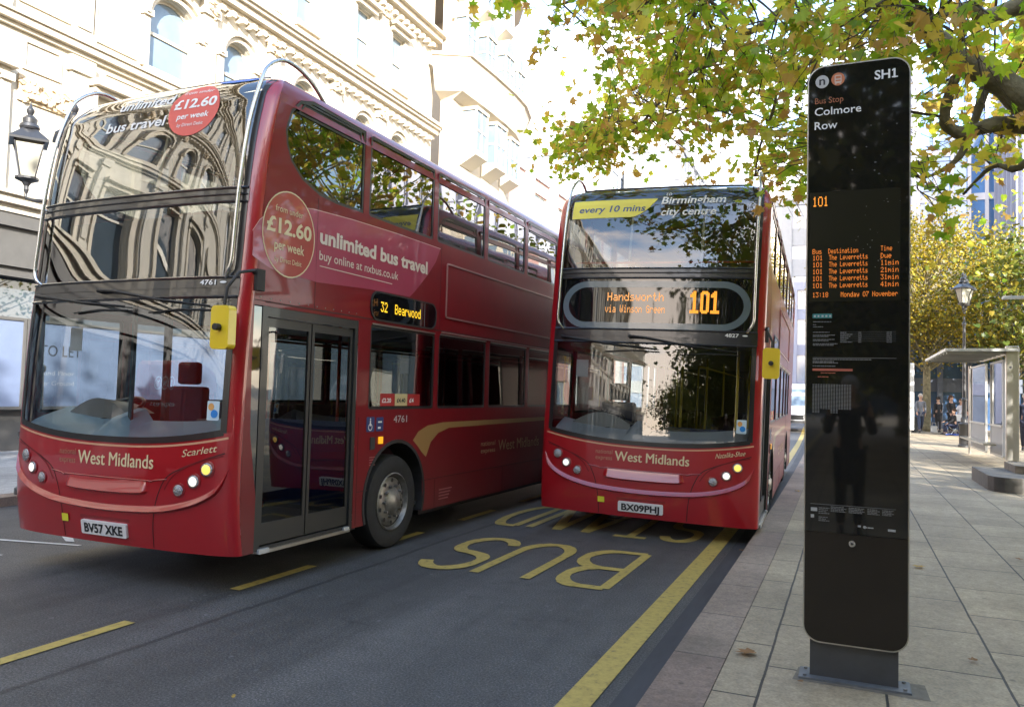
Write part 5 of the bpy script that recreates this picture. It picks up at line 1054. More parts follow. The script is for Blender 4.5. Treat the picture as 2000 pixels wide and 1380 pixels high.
q = MB(); OP = [(0, 2.5), (0, .45), (.06, .2), (.2, .06), (.45, 0), (2.6, 0), (2.6, 2.5)]; q.prism(OP, [], lambda a, c, d: (a, c, d), 0, .26); bevel(q.build('slab', GRN, Bn), .015)
q = MB(); q.prism([(.55, 2.4), (.55, 1.25), (.9, 1.0), (2.5, 1.0), (2.5, 2.4)], [], lambda a, c, d: (a, c, d), .261, .40); bevel(q.build('upper_slab', mat('mid_granite', (.14, .12, .09), .6, var=.3, vscale=6), Bn), .01)
# small modern lamp at the right edge
m_ = empty('path_light', (4.55, 21.0, .12), label='white capped modern path light above the shelter at the right edge', cat='street lamp')
q = MB(); q.cyl((0, 0, 0), (0, 0, 4.0), .05, 12); q.build('post', STEEL, m_, smooth=40); q = MB(); q.box(-1.35, .3, -.12, .12, 3.93, 3.99); q.build('wing', mat('wing_grey', (.35, .38, .40), .4), m_)
q = MB(); q.box(-.78, -.30, -.2, .2, 3.991, 4.16); q.build('light_box', mat('box_white', (.75, .75, .75), .4), m_); q = MB(); q.lathe([(.42, 4.161), (.40, 4.19), (.05, 4.36)], (-.5, 0, 0), n=20); q.build('cap', mat('box_white', (.75, .75, .75), .4), m_, smooth=40)
# ---------------------------------------------------------------- vans
def van(loc, rot, label, col, words=None, cat='van'):
    r = empty('parked_van', (*loc, 0), (0, 0, rot), label, cat)
    paint = mat('van_'+label.split()[0], col, .3, coat=1)
    prof = [(0, .45), (-.02, .75), (.1, 1.02), (.75, 1.18), (1.35, 1.95), (1.7, 2.25), (2.2, 2.42), (5.3, 2.42), (5.42, 2.3), (5.5, .45)]
    q = MB(); arch = lambda c: [(c+.38*cos(radians(t)), .38+.38*sin(radians(t))) for t in range(10, 175, 20)]
    P = prof[:]+arch(4.5)+arch(.95); q.prism(P, [], lambda a, c, d: (d, a, c), -.98, .98); bevel(q.build('body', paint, r), .06, 3)
    q = MB(); q.add([(-.85, .86, 1.28), (.85, .86, 1.28), (.78, 1.60, 2.14), (-.78, 1.60, 2.14)], [(0,1,2,3)]); q.v = [(x, y-.05, z+.03) for x, y, z in q.v]; q.build('windscreen', WINL, r)
    for s in (1, -1):
        q = MB(); q.prism([(1.15, 1.32), (2.1, 1.32), (2.1, 2.0), (1.62, 2.0)], [], lambda a, c, d: (s*(.981+d), a, c), 0, .006); q.build('side_window', WING, r)
        q = MB(); q.box(s*.72-.13, s*.72+.13, -.05, .02, .72, .92); q.build('headlight', LAMPO, r)
        q = MB(); q.box(s*1.10-.09, s*1.10+.09, 1.15, 1.22, 1.30, 1.58); q.build('mirror', BLK, r)
        for y in (.95, 4.5):
            q = MB(); q.lathe([(.2, -.12), (.33, -.12), (.35, -.08), (.35, .06), (.33, .10), (.2, .10)], (s*.88, y, .35), 'x', 24); o = q.build('wheel', TYRE, r, smooth=40)
            q = MB(); q.lathe([(.0, .09), (.18, .09), (.2, .105), (.0, .08)], (s*.88, y, .35), 'x', 20); q.build('rim', SIL, o)
    q = MB(); q.box(-.6, .6, -.04, .0, .62, .86); q.build('grille', BLK, r); q = MB(); q.box(-.9, .9, -.05, .02, .44, .58); q.build('bumper', DGREY, r)
    if words:
        q = MB(); q.prism(rrect(-.85, .85, .75, 2.3, .05), [rrect(-.01, .01, .8, 2.25, .004, 1)], lambda a, c, d: (a, 5.51+d, c), 0, .012); q.build('rear_door', paint, r)
        for k, ch in enumerate('TNT'):
            x = .40-.24*k; q = MB(); q.prism(ellipse(x, 1.95, .125, .125), [ellipse(x, 1.95, .105, .105)], lambda a, c, d: (a, 5.524+d, c), 0, .003); text_into(q, ch, lambda a, c: (a, 5.526, c), x+.05, x-.05, 1.90, .10, .02); q.build('badge', WHT, r)
        q = MB(); text_into(q, 'express', lambda a, c: (a, 5.526, c), .60, -.30, 1.55, .09); q.build('lettering', WHT, r)
    return r
van((-2.7, 42), .05, 'white van facing down the street beyond the middle bus', (.75, .76, .78))
van((-8.9, -4.7), 0, 'red van parked at the far kerb reflected in the windscreen of the left bus', (.50, .03, .02), True)
# ---------------------------------------------------------------- people
def skinned(name, chains, m, parent, sub=1, root=0):
    """chains: lists of (x,y,z,r) sharing points by equality -> one continuous skinned surface"""
    pts = []; edges = set(); idx = {}
    for ch in chains:
        prev = None
        for p in ch:
            k = (round(p[0], 4), round(p[1], 4), round(p[2], 4))
            if k not in idx: idx[k] = len(pts); pts.append(p)
            i = idx[k]
            if prev is not None and prev != i: edges.add((min(prev, i), max(prev, i)))
            prev = i
    bm = bmesh.new(); L_ = bm.verts.layers.skin.verify(); vs = []
    for i, p in enumerate(pts):
        v = bm.verts.new(p[:3]); r = p[3]; v[L_].radius = r if isinstance(r, tuple) else (r, r); v[L_].use_root = (i == root); vs.append(v)
    for a, b_ in sorted(edges): bm.edges.new((vs[a], vs[b_]))
    me = bpy.data.meshes.new(name); bm.to_mesh(me); bm.free(); me.materials.append(m)
    o = bpy.data.objects.new(name, me); link(o, parent)
    o.modifiers.new('skin', 'SKIN'); s = o.modifiers.new('sub', 'SUBSURF'); s.levels = sub; s.render_levels = sub
    return o
def person(loc, rot, label, coat, trouser, hair, arms=((.25, .05), (-.1, .1)), legs=(.2, -.2), H=1.72, sit=False, coatlen=.80, hairl=.0, hat=None, lean=0, group=None, fold=None):
    k = H/1.72; r = empty('person', (loc[0], loc[1], .12), (lean, 0, rot), label, 'person', group); r.scale = (k, k, k)
    pz = .50 if sit else .92
    pel = (0, 0, pz, .115); sp1 = (0, -.01, pz+.20, .105); ch = (0, 0, pz+.40, .125); nk = (0, .0, pz+.56, .055); hd0 = (0, .01, pz+.62, .06)
    head = [(0, .015, pz+.66, .078), (0, .02, pz+.74, .088), (0, .012, pz+.80, .07)]
    body = [[pel, sp1, ch, nk, hd0]+head, [head[0], (0, .105, pz+.68, .016)]]
    jac = [[(0, 0, pz-.02, .135), (0, 0, pz+.15, .125), (0, 0, pz+.30, .14), (0, 0, pz+.42, .145), (0, 0, pz+.52, .075)]]
    if coatlen < .9: jac[0] = [(0, 0, pz-.02-(.92-coatlen)*1.2, .15), (0, 0, pz-.02, .14)]+jac[0][1:]
    tr = []
    for s, (fwd, out), lg in ((1, arms[0], legs[0]), (-1, arms[1], legs[1])):
        sh = Vector((s*.17, 0, pz+.47)); a = fwd; el = sh+Vector((s*out*.29, sin(a)*.29, -cos(a)*.29)); b_ = a+(fold[0 if s > 0 else 1] if fold else .35)
        wr = el+Vector((-s*out*.1, sin(b_)*.25, -cos(b_)*.25)); d = (wr-el).normalized()
        body.append([ch, (s*.08, 0, pz+.46, .07), (*sh, .055), (*el, .042), (*wr, .028), (*(wr+d*.05), .030)])
        palm = wr+d*.05; side = Vector((0, 0, 1)).cross(d).normalized() if abs(d.z) < .9 else Vector((0, 1, 0))
        for j, (o_, l) in enumerate(((-.024, .062), (-.008, .075), (.009, .070), (.025, .055))):
            b0 = palm+side*o_+d*.018; m_1 = b0+d*l*.5; t_ = b0+d*l*.95+Vector((0, 0, -.0))-side*.0+Vector((-s*.012, 0, 0)); body.append([(*palm, .030), (*b0, .0095), (*m_1, .0088), (*t_, .0075)])
        th = palm-d*.02; body.append([(*palm, .030), (*(th-side*.034), .0105), (*(th-side*.050+d*.035), .009)])
        jac.append([jac[0][-2], (s*.09, 0, pz+.475, .082), (*sh, .068), (*el, .055), (*(wr-d*.02), .042)])
        if sit: kn = Vector((s*.12, .42, pz+.02)); an = Vector((s*.12, .42+sin(lg)*.1, .09))
        else: kn = Vector((s*.095, sin(lg)*.43, pz-.02-cos(lg)*.43)); l2 = lg-max(0, -lg)*.9-.05; an = Vector((s*.09, kn.y+sin(l2)*.42, max(.08, kn.z-cos(l2)*.42)))
        hp = (s*.09, 0, pz-.03, .085)
        body.append([pel, (s*.09, 0, pz-.03, .08), (*kn, .052), (*an, .036), (an.x, an.y+.12, an.z-.045, .03)])
        tr.append([(0, 0, pz+.04, .125), (s*.09, 0, pz-.03, .095), (kn.x, kn.y, kn.z, .066), (an.x, an.y, an.z+.02, .05)])
        sh_ = MB(); c = Vector((an.x, an.y+.06, max(.035, an.z-.05))); n = 12
        sh_.add([(c.x+.045*cos(t)*(1 if sin(t) < 0 else .9), c.y+.145*sin(t), c.z-.035) for t in np.linspace(0, 2*pi, n+1)[:-1]]+[(c.x+.04*cos(t), c.y+.135*sin(t), c.z+.01) for t in np.linspace(0, 2*pi, n+1)[:-1]]+[(c.x+.028*cos(t), c.y-.05+.055*sin(t), c.z+.07) for t in np.linspace(0, 2*pi, n+1)[:-1]],
                [(i, (i+1) % n, (i+1) % n+n, i+n) for i in range(2*n) if (i+1) % n != 0 or True if i < n]+[(i, i+1 if (i+1) % n else i+1-n, (i+1 if (i+1) % n else i+1-n)+n, i+n) for i in range(n, 2*n)]+[tuple(range(n))[::-1], tuple(range(2*n, 3*n))])
        sh_.build('shoe', mat('shoe_dark', (.03, .025, .025), .5), r, smooth=True)
    skinned('body', body, SKIN, r, 1); skinned('jacket', jac, mat('cloth_%s' % coat[0], coat[1], .85, var=.15, vscale=9), r, 1, 1); skinned('trousers', tr, mat('cloth_%s' % trouser[0], trouser[1], .85, var=.12, vscale=9), r, 1)
    h = MB(); hc = pz+.755; rr = .108
    h.grid(lambda s, t: Vector((rr*sin(t*pi*.60)*cos(s*2*pi)*.93, -.008+rr*1.12*sin(t*pi*.60)*sin(s*2*pi)-.02*(t > .7), hc+rr*1.08*cos(t*pi*.60)-(hairl*.9*max(0, -sin(s*2*pi))**.5*(t > .8)))), 18, 9)
    h.build('hair' if not hat else 'hat', mat(hair[0], hair[1], .8, var=.2, vscale=30), r, smooth=True)
    f = MB()
    for s in (1, -1): f.add([(s*.032+.011*cos(t), .098, pz+.735+.006*sin(t)) for t in np.linspace(0, 2*pi, 9)[:-1]], [tuple(range(8))])
    f.add([(.022*cos(t), .092, pz+.655+.006*sin(t)) for t in np.linspace(0, 2*pi, 9)[:-1]], [tuple(range(8))])
    f.build('face_features', mat('feature_dark', (.08, .03, .03), .6), r)
    return r
BLKC, GRYC, BLUC, WHTC, JEAN, NAVC = ('black', (.02, .02, .022)), ('grey', (.16, .17, .19)), ('blue', (.03, .07, .22)), ('white', (.6, .58, .60)), ('jeans', (.05, .06, .10)), ('navy', (.02, .025, .05))
HBR, HGR, HBL = ('hair_brown', (.06, .03, .015)), ('hair_grey', (.45, .42, .38)), ('hair_black', (.02, .015, .012))
def bag(name, x, y, z, label, m, w=.3, h=.34, d=.14):
    r = empty(name, (x, y, z), label=label, cat='bag'); q = MB(); q.box(-w/2, w/2, -d/2, d/2, 0, h); bevel(q.build('bag_body', m, r), .03, 3)
    q = MB(); q.tube([(-w*.3, 0, h), (-w*.25, 0, h+.16), (w*.25, 0, h+.16), (w*.3, 0, h)], .012, 6); q.build('handle', m, r, smooth=True)
pg = 'people on the pavement under the trees'
person((3.28, 45.0), radians(185), 'grey haired person in a grey jacket walking away past the silver panel', GRYC, JEAN, HGR, legs=(.35, -.3), H=1.90, group=pg)
person((4.25, 47.0), radians(20), 'person in a black coat standing left of the tree beyond the shelter', BLKC, BLKC, HBL, H=1.78, legs=(.05, -.05), coatlen=.6, group=pg)
person((4.75, 46.2), radians(-150), 'person in a long black coat seen from behind in the middle of the group', BLKC, BLKC, HBR, H=1.86, legs=(.05, -.05), coatlen=.5, hairl=.12, group=pg)
person((5.15, 45.6), radians(120), 'person in a white top bending beside the black coat', WHTC, NAVC, HBR, H=1.72, legs=(.1, -.1), arms=((.6, .05), (.5, .1)), group=pg)
person((4.62, 43.6, .12), radians(100), 'person in a black jacket sitting low on the blue sheet', BLKC, NAVC, HBR, H=1.60, sit=True, arms=((.8, .05), (.6, .1)), group=pg)
person((5.3, 44.2, .12), radians(80), 'person in dark clothes sitting beside the street lamp', NAVC, JEAN, HBL, H=1.6, sit=True, group=pg)
person((5.30, 30.5), radians(170), 'person in a navy suit walking at the right edge of the picture', NAVC, NAVC, HGR, H=1.86, legs=(-.25, .3), arms=((-.2, .05), (.5, .1)), group=pg)
person((.0, -.42), 0, 'photographer in a dark coat and pale hat reflected in the black totem', BLKC, BLKC, ('hat_pale', (.42, .38, .34)), H=1.74, legs=(.02, -.02), arms=((.55, .22), (.55, .22)), fold=(2.2, 2.2), coatlen=.62, hat=True)
for x, y in ((4.62, 43.75), (5.3, 44.35)): 
    c = empty('folding_stool', (x, y, .12), label='small dark folding stool under the person %s' % ('on the blue sheet' if x < 5 else 'beside the street lamp'), cat='stool'); q = MB(); q.box(-.2, .2, -.2, .2, .38, .42); q.build('seat', DGREY, c)
    for a in (-1, 1): q = MB(); q.tube([(a*.18, -.18, 0), (-a*.18, .18, .38)], .012, 5); q.build('leg', STEEL, c)
q = MB(); q.grid(lambda s, t: Vector((4.2+1.1*s, 42.6+1.6*t, .126+.05*abs(sin(9*s+4*t)))), 12, 10); tag(q.build('blue_sheet', mat('sheet_blue', (.03, .08, .35), .6)), 'crumpled blue sheet lying on the pavement in front of the seated people', 'sheet')
bag('shoulder_bag', 5.0, 45.2, .75, 'white bag hanging by the person in the white top', WHT)
bag('carrier_bag', 3.95, 45.8, .12, 'pale carrier bag standing on the pavement left of the group', mat('bag_pale', (.5, .5, .48), .6))
bag('travel_bag', 3.05, 45.1, .12, 'dark travel bag beside the grey haired person', DGREY, .34, .8, .3)
# ---------------------------------------------------------------- trees
MAPLE = [(0, 1.0), (20, .56), (42, .86), (66, .45), (92, .66), (125, .34), (165, .30), (180, .12)]
def maple(n=1):
    h = [(r*sin(radians(a)), r*cos(radians(a))) for a, r in MAPLE]; return h
def leaf_mesh(name, pos, size, m, seed, simple=False, droop=.6):
    R = np.random.default_rng(seed); N = len(pos)
    h = maple(); H_ = [(x, y) for x, y in h] if not simple else [(0, 1.0), (.42, .55), (.55, -.05), (.2, -.35), (0, -.15)]
    T0 = np.array([(x, y, .18*abs(x)) for x, y in H_]+[(-x, y, .18*abs(x)) for x, y in H_[1:-1]][::-1]); n = len(T0); nh = len(H_)
    # random orientation: leaf normals mostly up, tips drooping
    az = R.uniform(0, 2*pi, N); tl = R.normal(droop, .45, N); rl = R.normal(0, .5, N); s = size*R.uniform(.65, 1.25, N)
    V = np.zeros((N, n, 3)); curl = R.uniform(-.3, .5, N)
    X = T0[None, :, 0]*s[:, None]; Y = T0[None, :, 1]*s[:, None]; Z = (T0[None, :, 2]-curl[:, None]*T0[None, :, 1]**2*.5)*s[:, None]
    X, Z = X*np.cos(rl)[:, None]+Z*np.sin(rl)[:, None], -X*np.sin(rl)[:, None]+Z*np.cos(rl)[:, None]
    Y, Z = Y*np.cos(tl)[:, None]+Z*np.sin(tl)[:, None], -Y*np.sin(tl)[:, None]+Z*np.cos(tl)[:, None]
    V[..., 0] = X*np.cos(az)[:, None]-Y*np.sin(az)[:, None]; V[..., 1] = X*np.sin(az)[:, None]+Y*np.cos(az)[:, None]; V[..., 2] = Z
    V += np.asarray(pos)[:, None, :]; V = V.reshape(-1, 3)
    fa = list(range(nh)); fb = [0]+[n-1-i for i in range(n-nh)]+[nh-1]; fb = [0]+list(range(n-1, nh-1, -1))+[nh-1]
    F_ = []
    for i in range(N): o = i*n; F_.append([a+o for a in fa]); F_.append([a+o for a in fb[::-1]])
    me = bpy.data.meshes.new(name); me.from_pydata(V.tolist(), [], F_); me.materials.append(m); me.update(); return me
LFN = leafmat('leaf_autumn', [(.22, .40, .02), (.36, .54, .03), (.54, .64, .04), (.68, .62, .05), (.72, .50, .08), (.55, .30, .08)], .62)
LFY = leafmat('leaf_yellow', [(.06, .075, .008), (.16, .15, .010), (.38, .29, .014), (.26, .17, .012)], .4)
LFG = leafmat('leaf_green', [(.05, .08, .010), (.09, .12, .012), (.14, .15, .012), (.20, .16, .015)], .3)
NEAR = '''NEAR_CL = [(-1.71,6.69,5.29),(-1.98,6.70,5.38),(0.33,7.80,4.84),(-1.65,6.33,4.74),(0.06,7.90,4.92),(-2.04,7.38,5.50),(-0.26,8.14,5.02),(-0.34,6.03,4.42),(-1.19,8.30,6.02),(0.14,6.40,4.48),(0.31,8.15,5.21),(-1.15,6.79,4.82),(0.00,5.64,4.50),(-0.54,7.10,5.13),(-1.22,8.49,5.85),(-1.82,7.74,5.58),(-1.75,8.21,5.58),(-2.00,6.19,5.13),(-0.11,6.21,4.38),(-1.44,6.88,5.27),(0.26,7.70,4.68),(0.37,6.37,4.81),(0.41,6.73,4.41),(0.41,7.95,5.06),(-1.55,6.83,5.26),(-2.55,8.39,5.98),(-1.18,5.63,4.74),(-1.12,5.79,4.60),(0.40,6.12,4.40),(-2.07,6.01,5.06),(-0.31,5.62,4.47),(0.51,7.09,5.07),(-0.13,8.46,5.58),(-1.17,6.76,5.29),(0.04,5.59,4.17),(-1.51,6.12,4.86),(-0.06,6.98,4.61),(-2.66,8.12,6.06),(-0.40,6.30,4.42),(-2.08,7.21,5.11),(0.35,8.13,5.72),(-0.08,7.15,4.57),(0.20,7.51,5.27),(-1.63,7.82,5.05),(-0.80,5.58,4.28),(-0.99,7.32,4.78),(-2.56,10.07,5.70),(-0.54,7.34,3.85),(-1.49,10.15,5.56),(-1.86,8.95,5.40),(-2.74,10.54,5.39),(-1.61,10.43,5.58),(-0.53,8.21,4.98),(-0.76,10.19,5.41),(-2.10,8.35,4.80),(-1.44,9.86,5.26),(-1.30,7.98,5.17),(-1.18,9.44,4.77),(-0.60,10.47,5.70),(-0.86,7.33,4.76),(-1.10,8.61,5.38),(-0.49,9.62,5.56),(-1.44,7.09,4.53),(-0.62,7.63,3.78),(-0.42,9.61,5.65),(-0.82,10.71,5.82),(-1.92,10.59,5.36),(-0.85,7.92,4.76),(-2.23,10.99,5.47),(-0.51,8.60,4.84),(-0.36,7.62,4.17),(-0.97,7.37,4.56),(-2.38,10.71,6.19),(-0.46,7.59,3.98),(-2.45,10.79,6.08),(-1.22,10.84,5.46),(-1.68,7.63,4.46),(-2.21,8.27,5.49),(-0.61,9.93,4.82),(-2.89,10.50,6.28),(-2.16,9.73,5.47),(-1.33,7.11,4.37),(-0.72,9.21,5.35),(-1.26,7.74,4.18),(-1.94,10.34,4.82),(-2.26,8.02,4.50),(-0.64,10.53,4.68),(-1.44,10.95,5.56),(-1.94,9.85,6.04),(-1.49,9.39,5.00),(-2.89,10.63,5.13),(-0.69,9.49,4.82),(-0.82,7.70,4.50),(-3.07,10.73,4.96),(-0.46,7.46,4.29),(-2.19,10.96,5.80),(-2.56,10.37,6.04),(-0.72,7.82,4.88),(-2.13,8.92,5.58),(-2.00,10.35,5.02),(-1.99,8.38,4.60),(-2.78,9.88,5.76),(-3.50,10.25,5.14),(-2.81,9.40,4.85),(-4.26,12.13,5.67),(-4.05,11.10,5.27),(-3.56,10.10,5.13),(-3.18,10.21,5.41),(-3.77,12.36,5.70),(-2.80,10.17,5.26),(-3.31,10.28,5.04),(-3.02,10.65,5.51),(-4.10,11.09,5.15),(-3.48,12.30,6.26),(-3.19,10.90,5.14),(-3.77,11.42,5.75),(-3.52,9.28,4.87),(-3.02,9.32,4.84),(-3.46,11.21,5.18),(-3.47,9.97,5.18),(-3.19,11.69,5.93),(-3.58,10.90,5.12),(-3.45,10.10,4.87),(-2.79,9.31,4.95),(-0.49,8.22,4.00),(-0.68,9.45,4.44),(-0.63,9.96,4.12),(-0.46,10.92,4.46),(-0.53,11.68,4.97),(-0.56,8.56,3.98),(-0.55,10.84,4.53),(-1.23,11.40,4.99),(-0.93,11.54,4.89),(-0.48,9.14,3.95),(-1.65,11.96,5.12),(0.78,11.26,5.06),(0.65,8.04,3.84),(0.94,6.90,3.88),(1.97,11.89,5.37),(0.84,6.03,4.26),(1.90,10.75,4.53),(1.63,10.23,5.23),(0.62,9.04,4.78),(1.09,9.11,4.38),(1.18,8.37,4.11),(0.77,8.13,3.46),(1.73,11.92,6.13),(0.76,6.70,4.36),(1.58,10.84,4.60),(0.83,9.37,5.35),(0.56,7.00,3.34),(1.45,8.36,5.16),(-0.19,11.20,8.50),(-1.07,7.16,6.00),(-2.58,10.39,7.51),(1.83,10.57,7.54),(-2.44,8.84,8.10),(2.33,10.77,8.37),(1.91,6.81,5.04),(-1.71,8.35,7.22),(-1.01,7.54,7.25),(-4.04,9.81,8.56),(2.54,8.02,5.47),(0.80,8.17,6.66),(-1.71,8.09,7.80),(1.88,7.60,5.96),(2.74,11.58,7.65),(0.71,6.08,4.70),(0.06,6.34,5.81),(-0.69,10.50,7.72),(-3.79,11.20,8.83),(-1.30,11.37,7.83),(0.84,11.84,7.91),(2.61,8.95,5.11),(0.21,7.79,5.66),(-1.17,11.38,9.39),(2.16,7.91,5.18),(2.25,8.19,6.63),(-3.23,7.00,5.54),(-2.44,6.50,5.07),(-2.50,7.00,5.14)]
NEAR_LIMBS = [
 ([(2.08,8.60,3.93),(1.70,8.45,4.19),(1.43,8.29,4.38),(1.13,8.14,4.59),(0.91,7.98,4.71),(0.71,7.83,4.83),(0.52,7.67,4.96),(0.29,7.52,5.10),(0.02,7.36,5.19),(-0.44,7.21,5.27),(-0.90,7.05,5.23),(-1.22,6.90,5.08)],0.170,0.030),
 ([(1.96,8.60,4.13),(1.47,8.50,4.20),(1.17,8.40,4.21),(0.97,8.30,4.13),(0.83,8.20,4.23),(0.79,8.10,4.43),(0.86,8.00,4.58)],0.090,0.040),
 ([(2.22,8.40,4.96),(1.65,8.16,5.23),(1.33,7.92,5.11),(1.07,7.68,4.98),(0.85,7.44,4.94),(0.60,7.20,4.78)],0.120,0.030),
 ([(-0.48,8.00,5.67),(-0.75,8.40,5.59),(-1.11,8.80,5.57),(-1.47,9.20,5.59),(-1.91,9.60,5.50),(-2.28,10.00,5.42),(-2.78,10.40,5.27),(-3.49,10.80,5.17)],0.050,0.012),
 ([(0.31,8.00,5.32),(-0.02,8.33,5.28),(-0.37,8.67,5.21),(-0.69,9.00,5.11),(-0.88,9.33,4.93),(-1.01,9.67,4.66),(-1.09,10.00,4.35)],0.035,0.010),
 ([(1.17,8.40,4.69),(0.96,8.40,4.03),(0.79,8.40,3.85),(0.62,8.40,3.77)],0.050,0.010),
 ([(-0.88,6.90,5.15),(-1.52,6.80,5.41),(-2.06,6.70,5.31),(-2.41,6.60,5.14)],0.045,0.010),
 ([(2.08,8.60,3.93),(1.93,8.78,4.59),(1.51,8.96,6.15),(0.66,9.14,7.30),(-0.92,9.32,8.23),(-2.16,9.50,8.48)],0.160,0.030),
 ([(1.73,8.60,4.23),(1.47,8.73,3.88),(1.23,8.87,3.94),(1.03,9.00,3.73)],0.050,0.012),
]
'''
exec(NEAR)
Rn = np.random.default_rng(3)
nt = empty('plane_tree', (2.75, 8.9, .12), label='big plane tree overhanging from the right with large green and yellow leaves', cat='tree')
o0 = Vector((2.75, 8.9, .12))
q = MB(); q.tube([(0, 0, 0), (.0, 0, .25), (-.02, 0, 1.5), (-.10, -.05, 2.8), (-.3, -.12, 3.4), (-.67, -.3, 3.81)], [.42, .32, .28, .26, .24, .20], 16); q.tube([(-.10, -.05, 2.8), (.15, .1, 3.9), (.5, .5, 5.6), (.7, .9, 7.4)], [.22, .18, .13, .05], 12)
q.build('trunk', BARK, nt, smooth=True)
tips = []
for P, r0, r1 in NEAR_LIMBS:
    V = [Vector(p)-o0 for p in P]; 
    for i in range(1, len(V)-1): V[i] = V[i]+Vector((Rn.uniform(-1, 1), Rn.uniform(-1, 1), Rn.uniform(-1, 1)))*.05
    SP = smooth_path(V, 4); n = len(SP); RR = [(r0+(r1-r0)*(i/(n-1))**.8)*(1+.10*sin(i*1.7)) for i in range(n)]
    q = MB(); q.tube(SP, RR, 10); q.build('limb', BARK, nt, smooth=True); tips += [(p, r) for p, r in zip(SP, RR)]
up = MB(); leaves = []
for ci, c in enumerate(NEAR_CL):
    c = Vector(c)-o0
    if c.z > 5.6: leaves += [tuple(c+Vector(Rn.normal(0, .42, 3))) for _ in range(12)]
    near = min(tips, key=lambda t: (t[0]-c).length+.3*abs(t[0].z-c.z)); a = near[0]; d = c-a
    mid = a+d*.5+Vector((Rn.uniform(-.15, .15), Rn.uniform(-.15, .15), .12*d.length)); SP = smooth_path([a, mid, c], 5)
    if d.length < 3.4: up.tube(SP, [min(near[1]*.6, .004+.007*d.length)*(1-.75*i/(len(SP)-1))+.0025 for i in range(len(SP))], 5, cap=False)
    nb = 5
    for k in range(nb):
        e = c+Vector((Rn.normal(0, .26), Rn.normal(0, .26), Rn.normal(-.08, .18))); s0 = SP[int(Rn.integers(3, len(SP)))]; m1 = s0.lerp(e, .5)+Vector((0, 0, .05)); up.tube([s0, m1, e], [.0045, .0035, .002], 4, cap=False)
        for j in range(7 if c.z < 6.2 else 2):
            t = Rn.uniform(.25, 1.1); leaves.append(tuple(s0.lerp(e, t)+Vector(Rn.normal(0, .075, 3))))
up.build('twigs', TWIG, nt)
leaves = np.array(leaves); me = leaf_mesh('crown', leaves, .090, LFN, 5); o = bpy.data.objects.new('crown', me); link(o, nt)
def tree(name, loc, h, rad, seed, label, lm, nleaf=5000, lsize=.16, trunk=.2, clumps=60, zlow=.35, rz=None, group=None, thin=1.0):
    r = empty(name, loc, label=label, cat='tree', group=group); R = np.random.default_rng(seed); rz = rz or h*(1-zlow)/2; zc = h-rz
    q = MB(); top = Vector((R.normal(0, .2), R.normal(0, .2), h*.8)); q.tube([(0, 0, 0), (0, 0, .3), (0, 0, h*zlow*.8), tuple(top*.6+Vector((0, 0, 0))), tuple(top)], [trunk*1.4, trunk, trunk*.8, trunk*.5, .03], 10); q.build('trunk', BARK, r, smooth=True)
    pos = []; bm_ = MB()
    for k in range(clumps):
        u = R.normal(0, 1, 3); u /= np.linalg.norm(u); d = R.uniform(.45, 1.0)**.6*(1+.12*R.normal()); c = np.array([u[0]*rad*d, u[1]*rad*d, zc+u[2]*rz*d])
        if c[2] < h*zlow*.75: c[2] = h*zlow*.75+R.uniform(0, .6)
        z0 = min(h*.7, max(h*zlow*.6, c[2]-hypot(c[0], c[1])*.7)); a = Vector((0, 0, z0)); b_ = Vector(c); bm_.tube([a, a.lerp(b_, .5)+Vector((0, 0, .15)), b_], [trunk*.25, trunk*.12, .012], 5, cap=False)
        cr = rad*.20*R.uniform(.7, 1.4); n = int(nleaf/clumps*R.uniform(.6, 1.4)); pos.append(c+R.normal(0, 1, (n, 3))*np.array([cr, cr, cr*.62]))
    bm_.build('branches', BARK, r)
    me = leaf_mesh('crown', np.concatenate(pos), lsize, lm, seed, simple=True); link(bpy.data.objects.new('crown', me), r); return r
tg = 'autumn trees beyond the bus shelter'
tree('maple_tree', (3.75, 47.5, .12), 11.2, 4.0, 1, 'broad yellow tree whose pale trunk stands left of the seated people', LFY, 22000, .105, .22, 150, zlow=.36, group=tg)
tree('maple_tree', (8.3, 50.5, .12), 10.6, 4.2, 2, 'dark green tree with a slanting limb behind the street lamp', LFG, 20000, .11, .2, 120, zlow=.36, group=tg)
tree('maple_tree', (2.6, 56, .12), 13.2, 3.6, 3, 'thin golden tree rising above the yellow tree', LFY, 9000, .11, .18, 80, zlow=.4, group=tg)
tree('plane_tree', (9.6, 25, .12), 11.5, 5.2, 7, 'plane tree at the right edge whose branches reach over the shelter', LFN, 2200, .15, .26, 90, zlow=.42)
tree('plane_tree', (6.0, 14.5, .12), 12.5, 4.4, 9, 'plane tree on the park side reflected in the upper windows of the left bus', LFN, 5200, .15, .26, 100, zlow=.42)
tree('maple_tree', (10.5, 38.5, .12), 10.5, 5, 31, 'green tree right of the shelter added out of the picture to shade the group', LFG, 9000, .2, .22, 110, zlow=.3)  # off-frame tree put in to shade the people
tree('plane_tree', (8.4, 3.5, .12), 10.5, 4.3, 41, 'unseen plane tree added right of the totem to dapple the near pavement', LFN, 4200, .2, .25, 80, zlow=.25)  # added off frame, sparse enough to let sun streaks through
tree('plane_tree', (12.4, 9.5, .12), 11, 4.6, 42, 'unseen plane tree added on the right to dapple the farther pavement', LFN, 4200, .2, .25, 80, zlow=.25)  # added off frame for shade on the pavement by the shelter
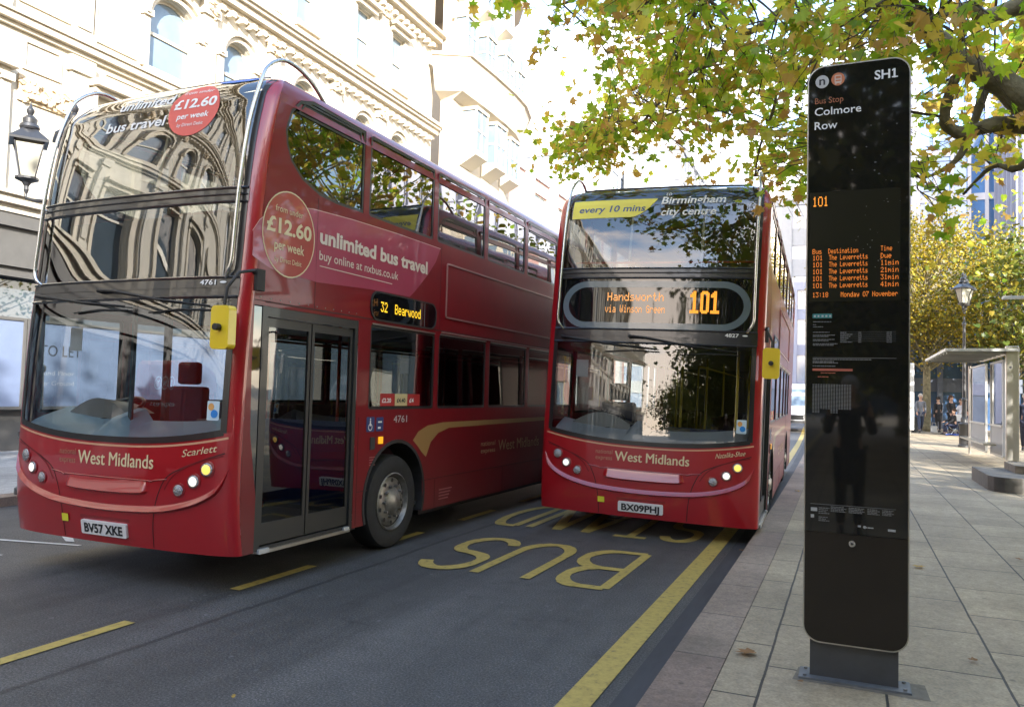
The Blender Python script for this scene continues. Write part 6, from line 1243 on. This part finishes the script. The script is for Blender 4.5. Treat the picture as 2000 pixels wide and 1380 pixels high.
for x, y, h, rr_, lb in ((-3.5, -52, 11, 5, 'first'), (-8.5, -66, 12, 5, 'second')): tree('plane_tree', (x, y, .12), h, rr_, int(-y), lb+' street tree added far behind the viewer to fill the reflected sky gap', LFG, 5000, .3, .25, 110, zlow=.1)  # unseen trees added to close a bright gap in the windscreen reflection
for i, (x, y, h, rr_) in enumerate(((3.0, -8, 12, 5), (2.4, -18, 13, 6), (2.2, -30, 14, 7), (9, -3, 12, 5))):
    tree('plane_tree', (x, y, .12), h, rr_, 20+i, ('plane tree nearest behind the viewer at the kerb', 'second plane tree behind the viewer', 'third plane tree behind the viewer', 'plane tree in the park behind the viewer')[i], LFN if i == 3 else LFG, 9000, .24, .28, 150, zlow=.16)
# ---------------------------------------------------------------- fallen leaves
DRY = [leafmat('leaf_fallen_yellow', [(.50, .36, .08), (.42, .24, .06)], .1), leafmat('leaf_fallen_brown', [(.30, .17, .07), (.22, .11, .05)], .1)]
for i, (x, y, z, m, sz, lb) in enumerate(((-.53, 4.98, .128, 1, .085, 'brown leaf on the paving joint left of the totem foot'), (.58, 8.3, .128, 0, .085, 'yellow green leaf on the paving just right of the totem'), (.68, 5.45, .128, 1, .06, 'small curled leaf on the paving right of the totem foot'),
    (-2.93, 3.32, .012, 0, .05, 'yellow leaf on the road at the bottom edge'), (-.99, 8.2, .128, 1, .06, 'brown leaf on the kerb stone by the front of the middle bus'), (-.78, 13.9, .128, 0, .10, 'flat yellow leaf on the kerb stones beside the middle bus'), (1.55, 9.2, .128, 1, .06, 'brown leaf on the paving at the right edge'), (-.24, 4.60, .128, 1, .035, 'orange leaf scrap at the left end of the totem base plate'),
    (-9.7, 7.3, .13, 1, .07, 'dry leaf in the far gutter at the left edge'), (-9.75, 7.1, .13, 0, .06, 'yellow leaf in the far gutter at the left edge'))):
    me = leaf_mesh('fallen_leaf', [(0, 0, 0)], sz, DRY[m], 60+i, droop=.06); V = [v.co.copy() for v in me.vertices]
    rr_ = random.Random(i)
    for v in me.vertices: v.co.z = .006+abs(v.co.z)*.22+.006*rr_.random()
    o = bpy.data.objects.new('fallen_leaf', me); link(o); o.location = (x, y, z); o.rotation_euler[2] = i*1.3; tag(o, lb, 'leaf', 'fallen leaves')
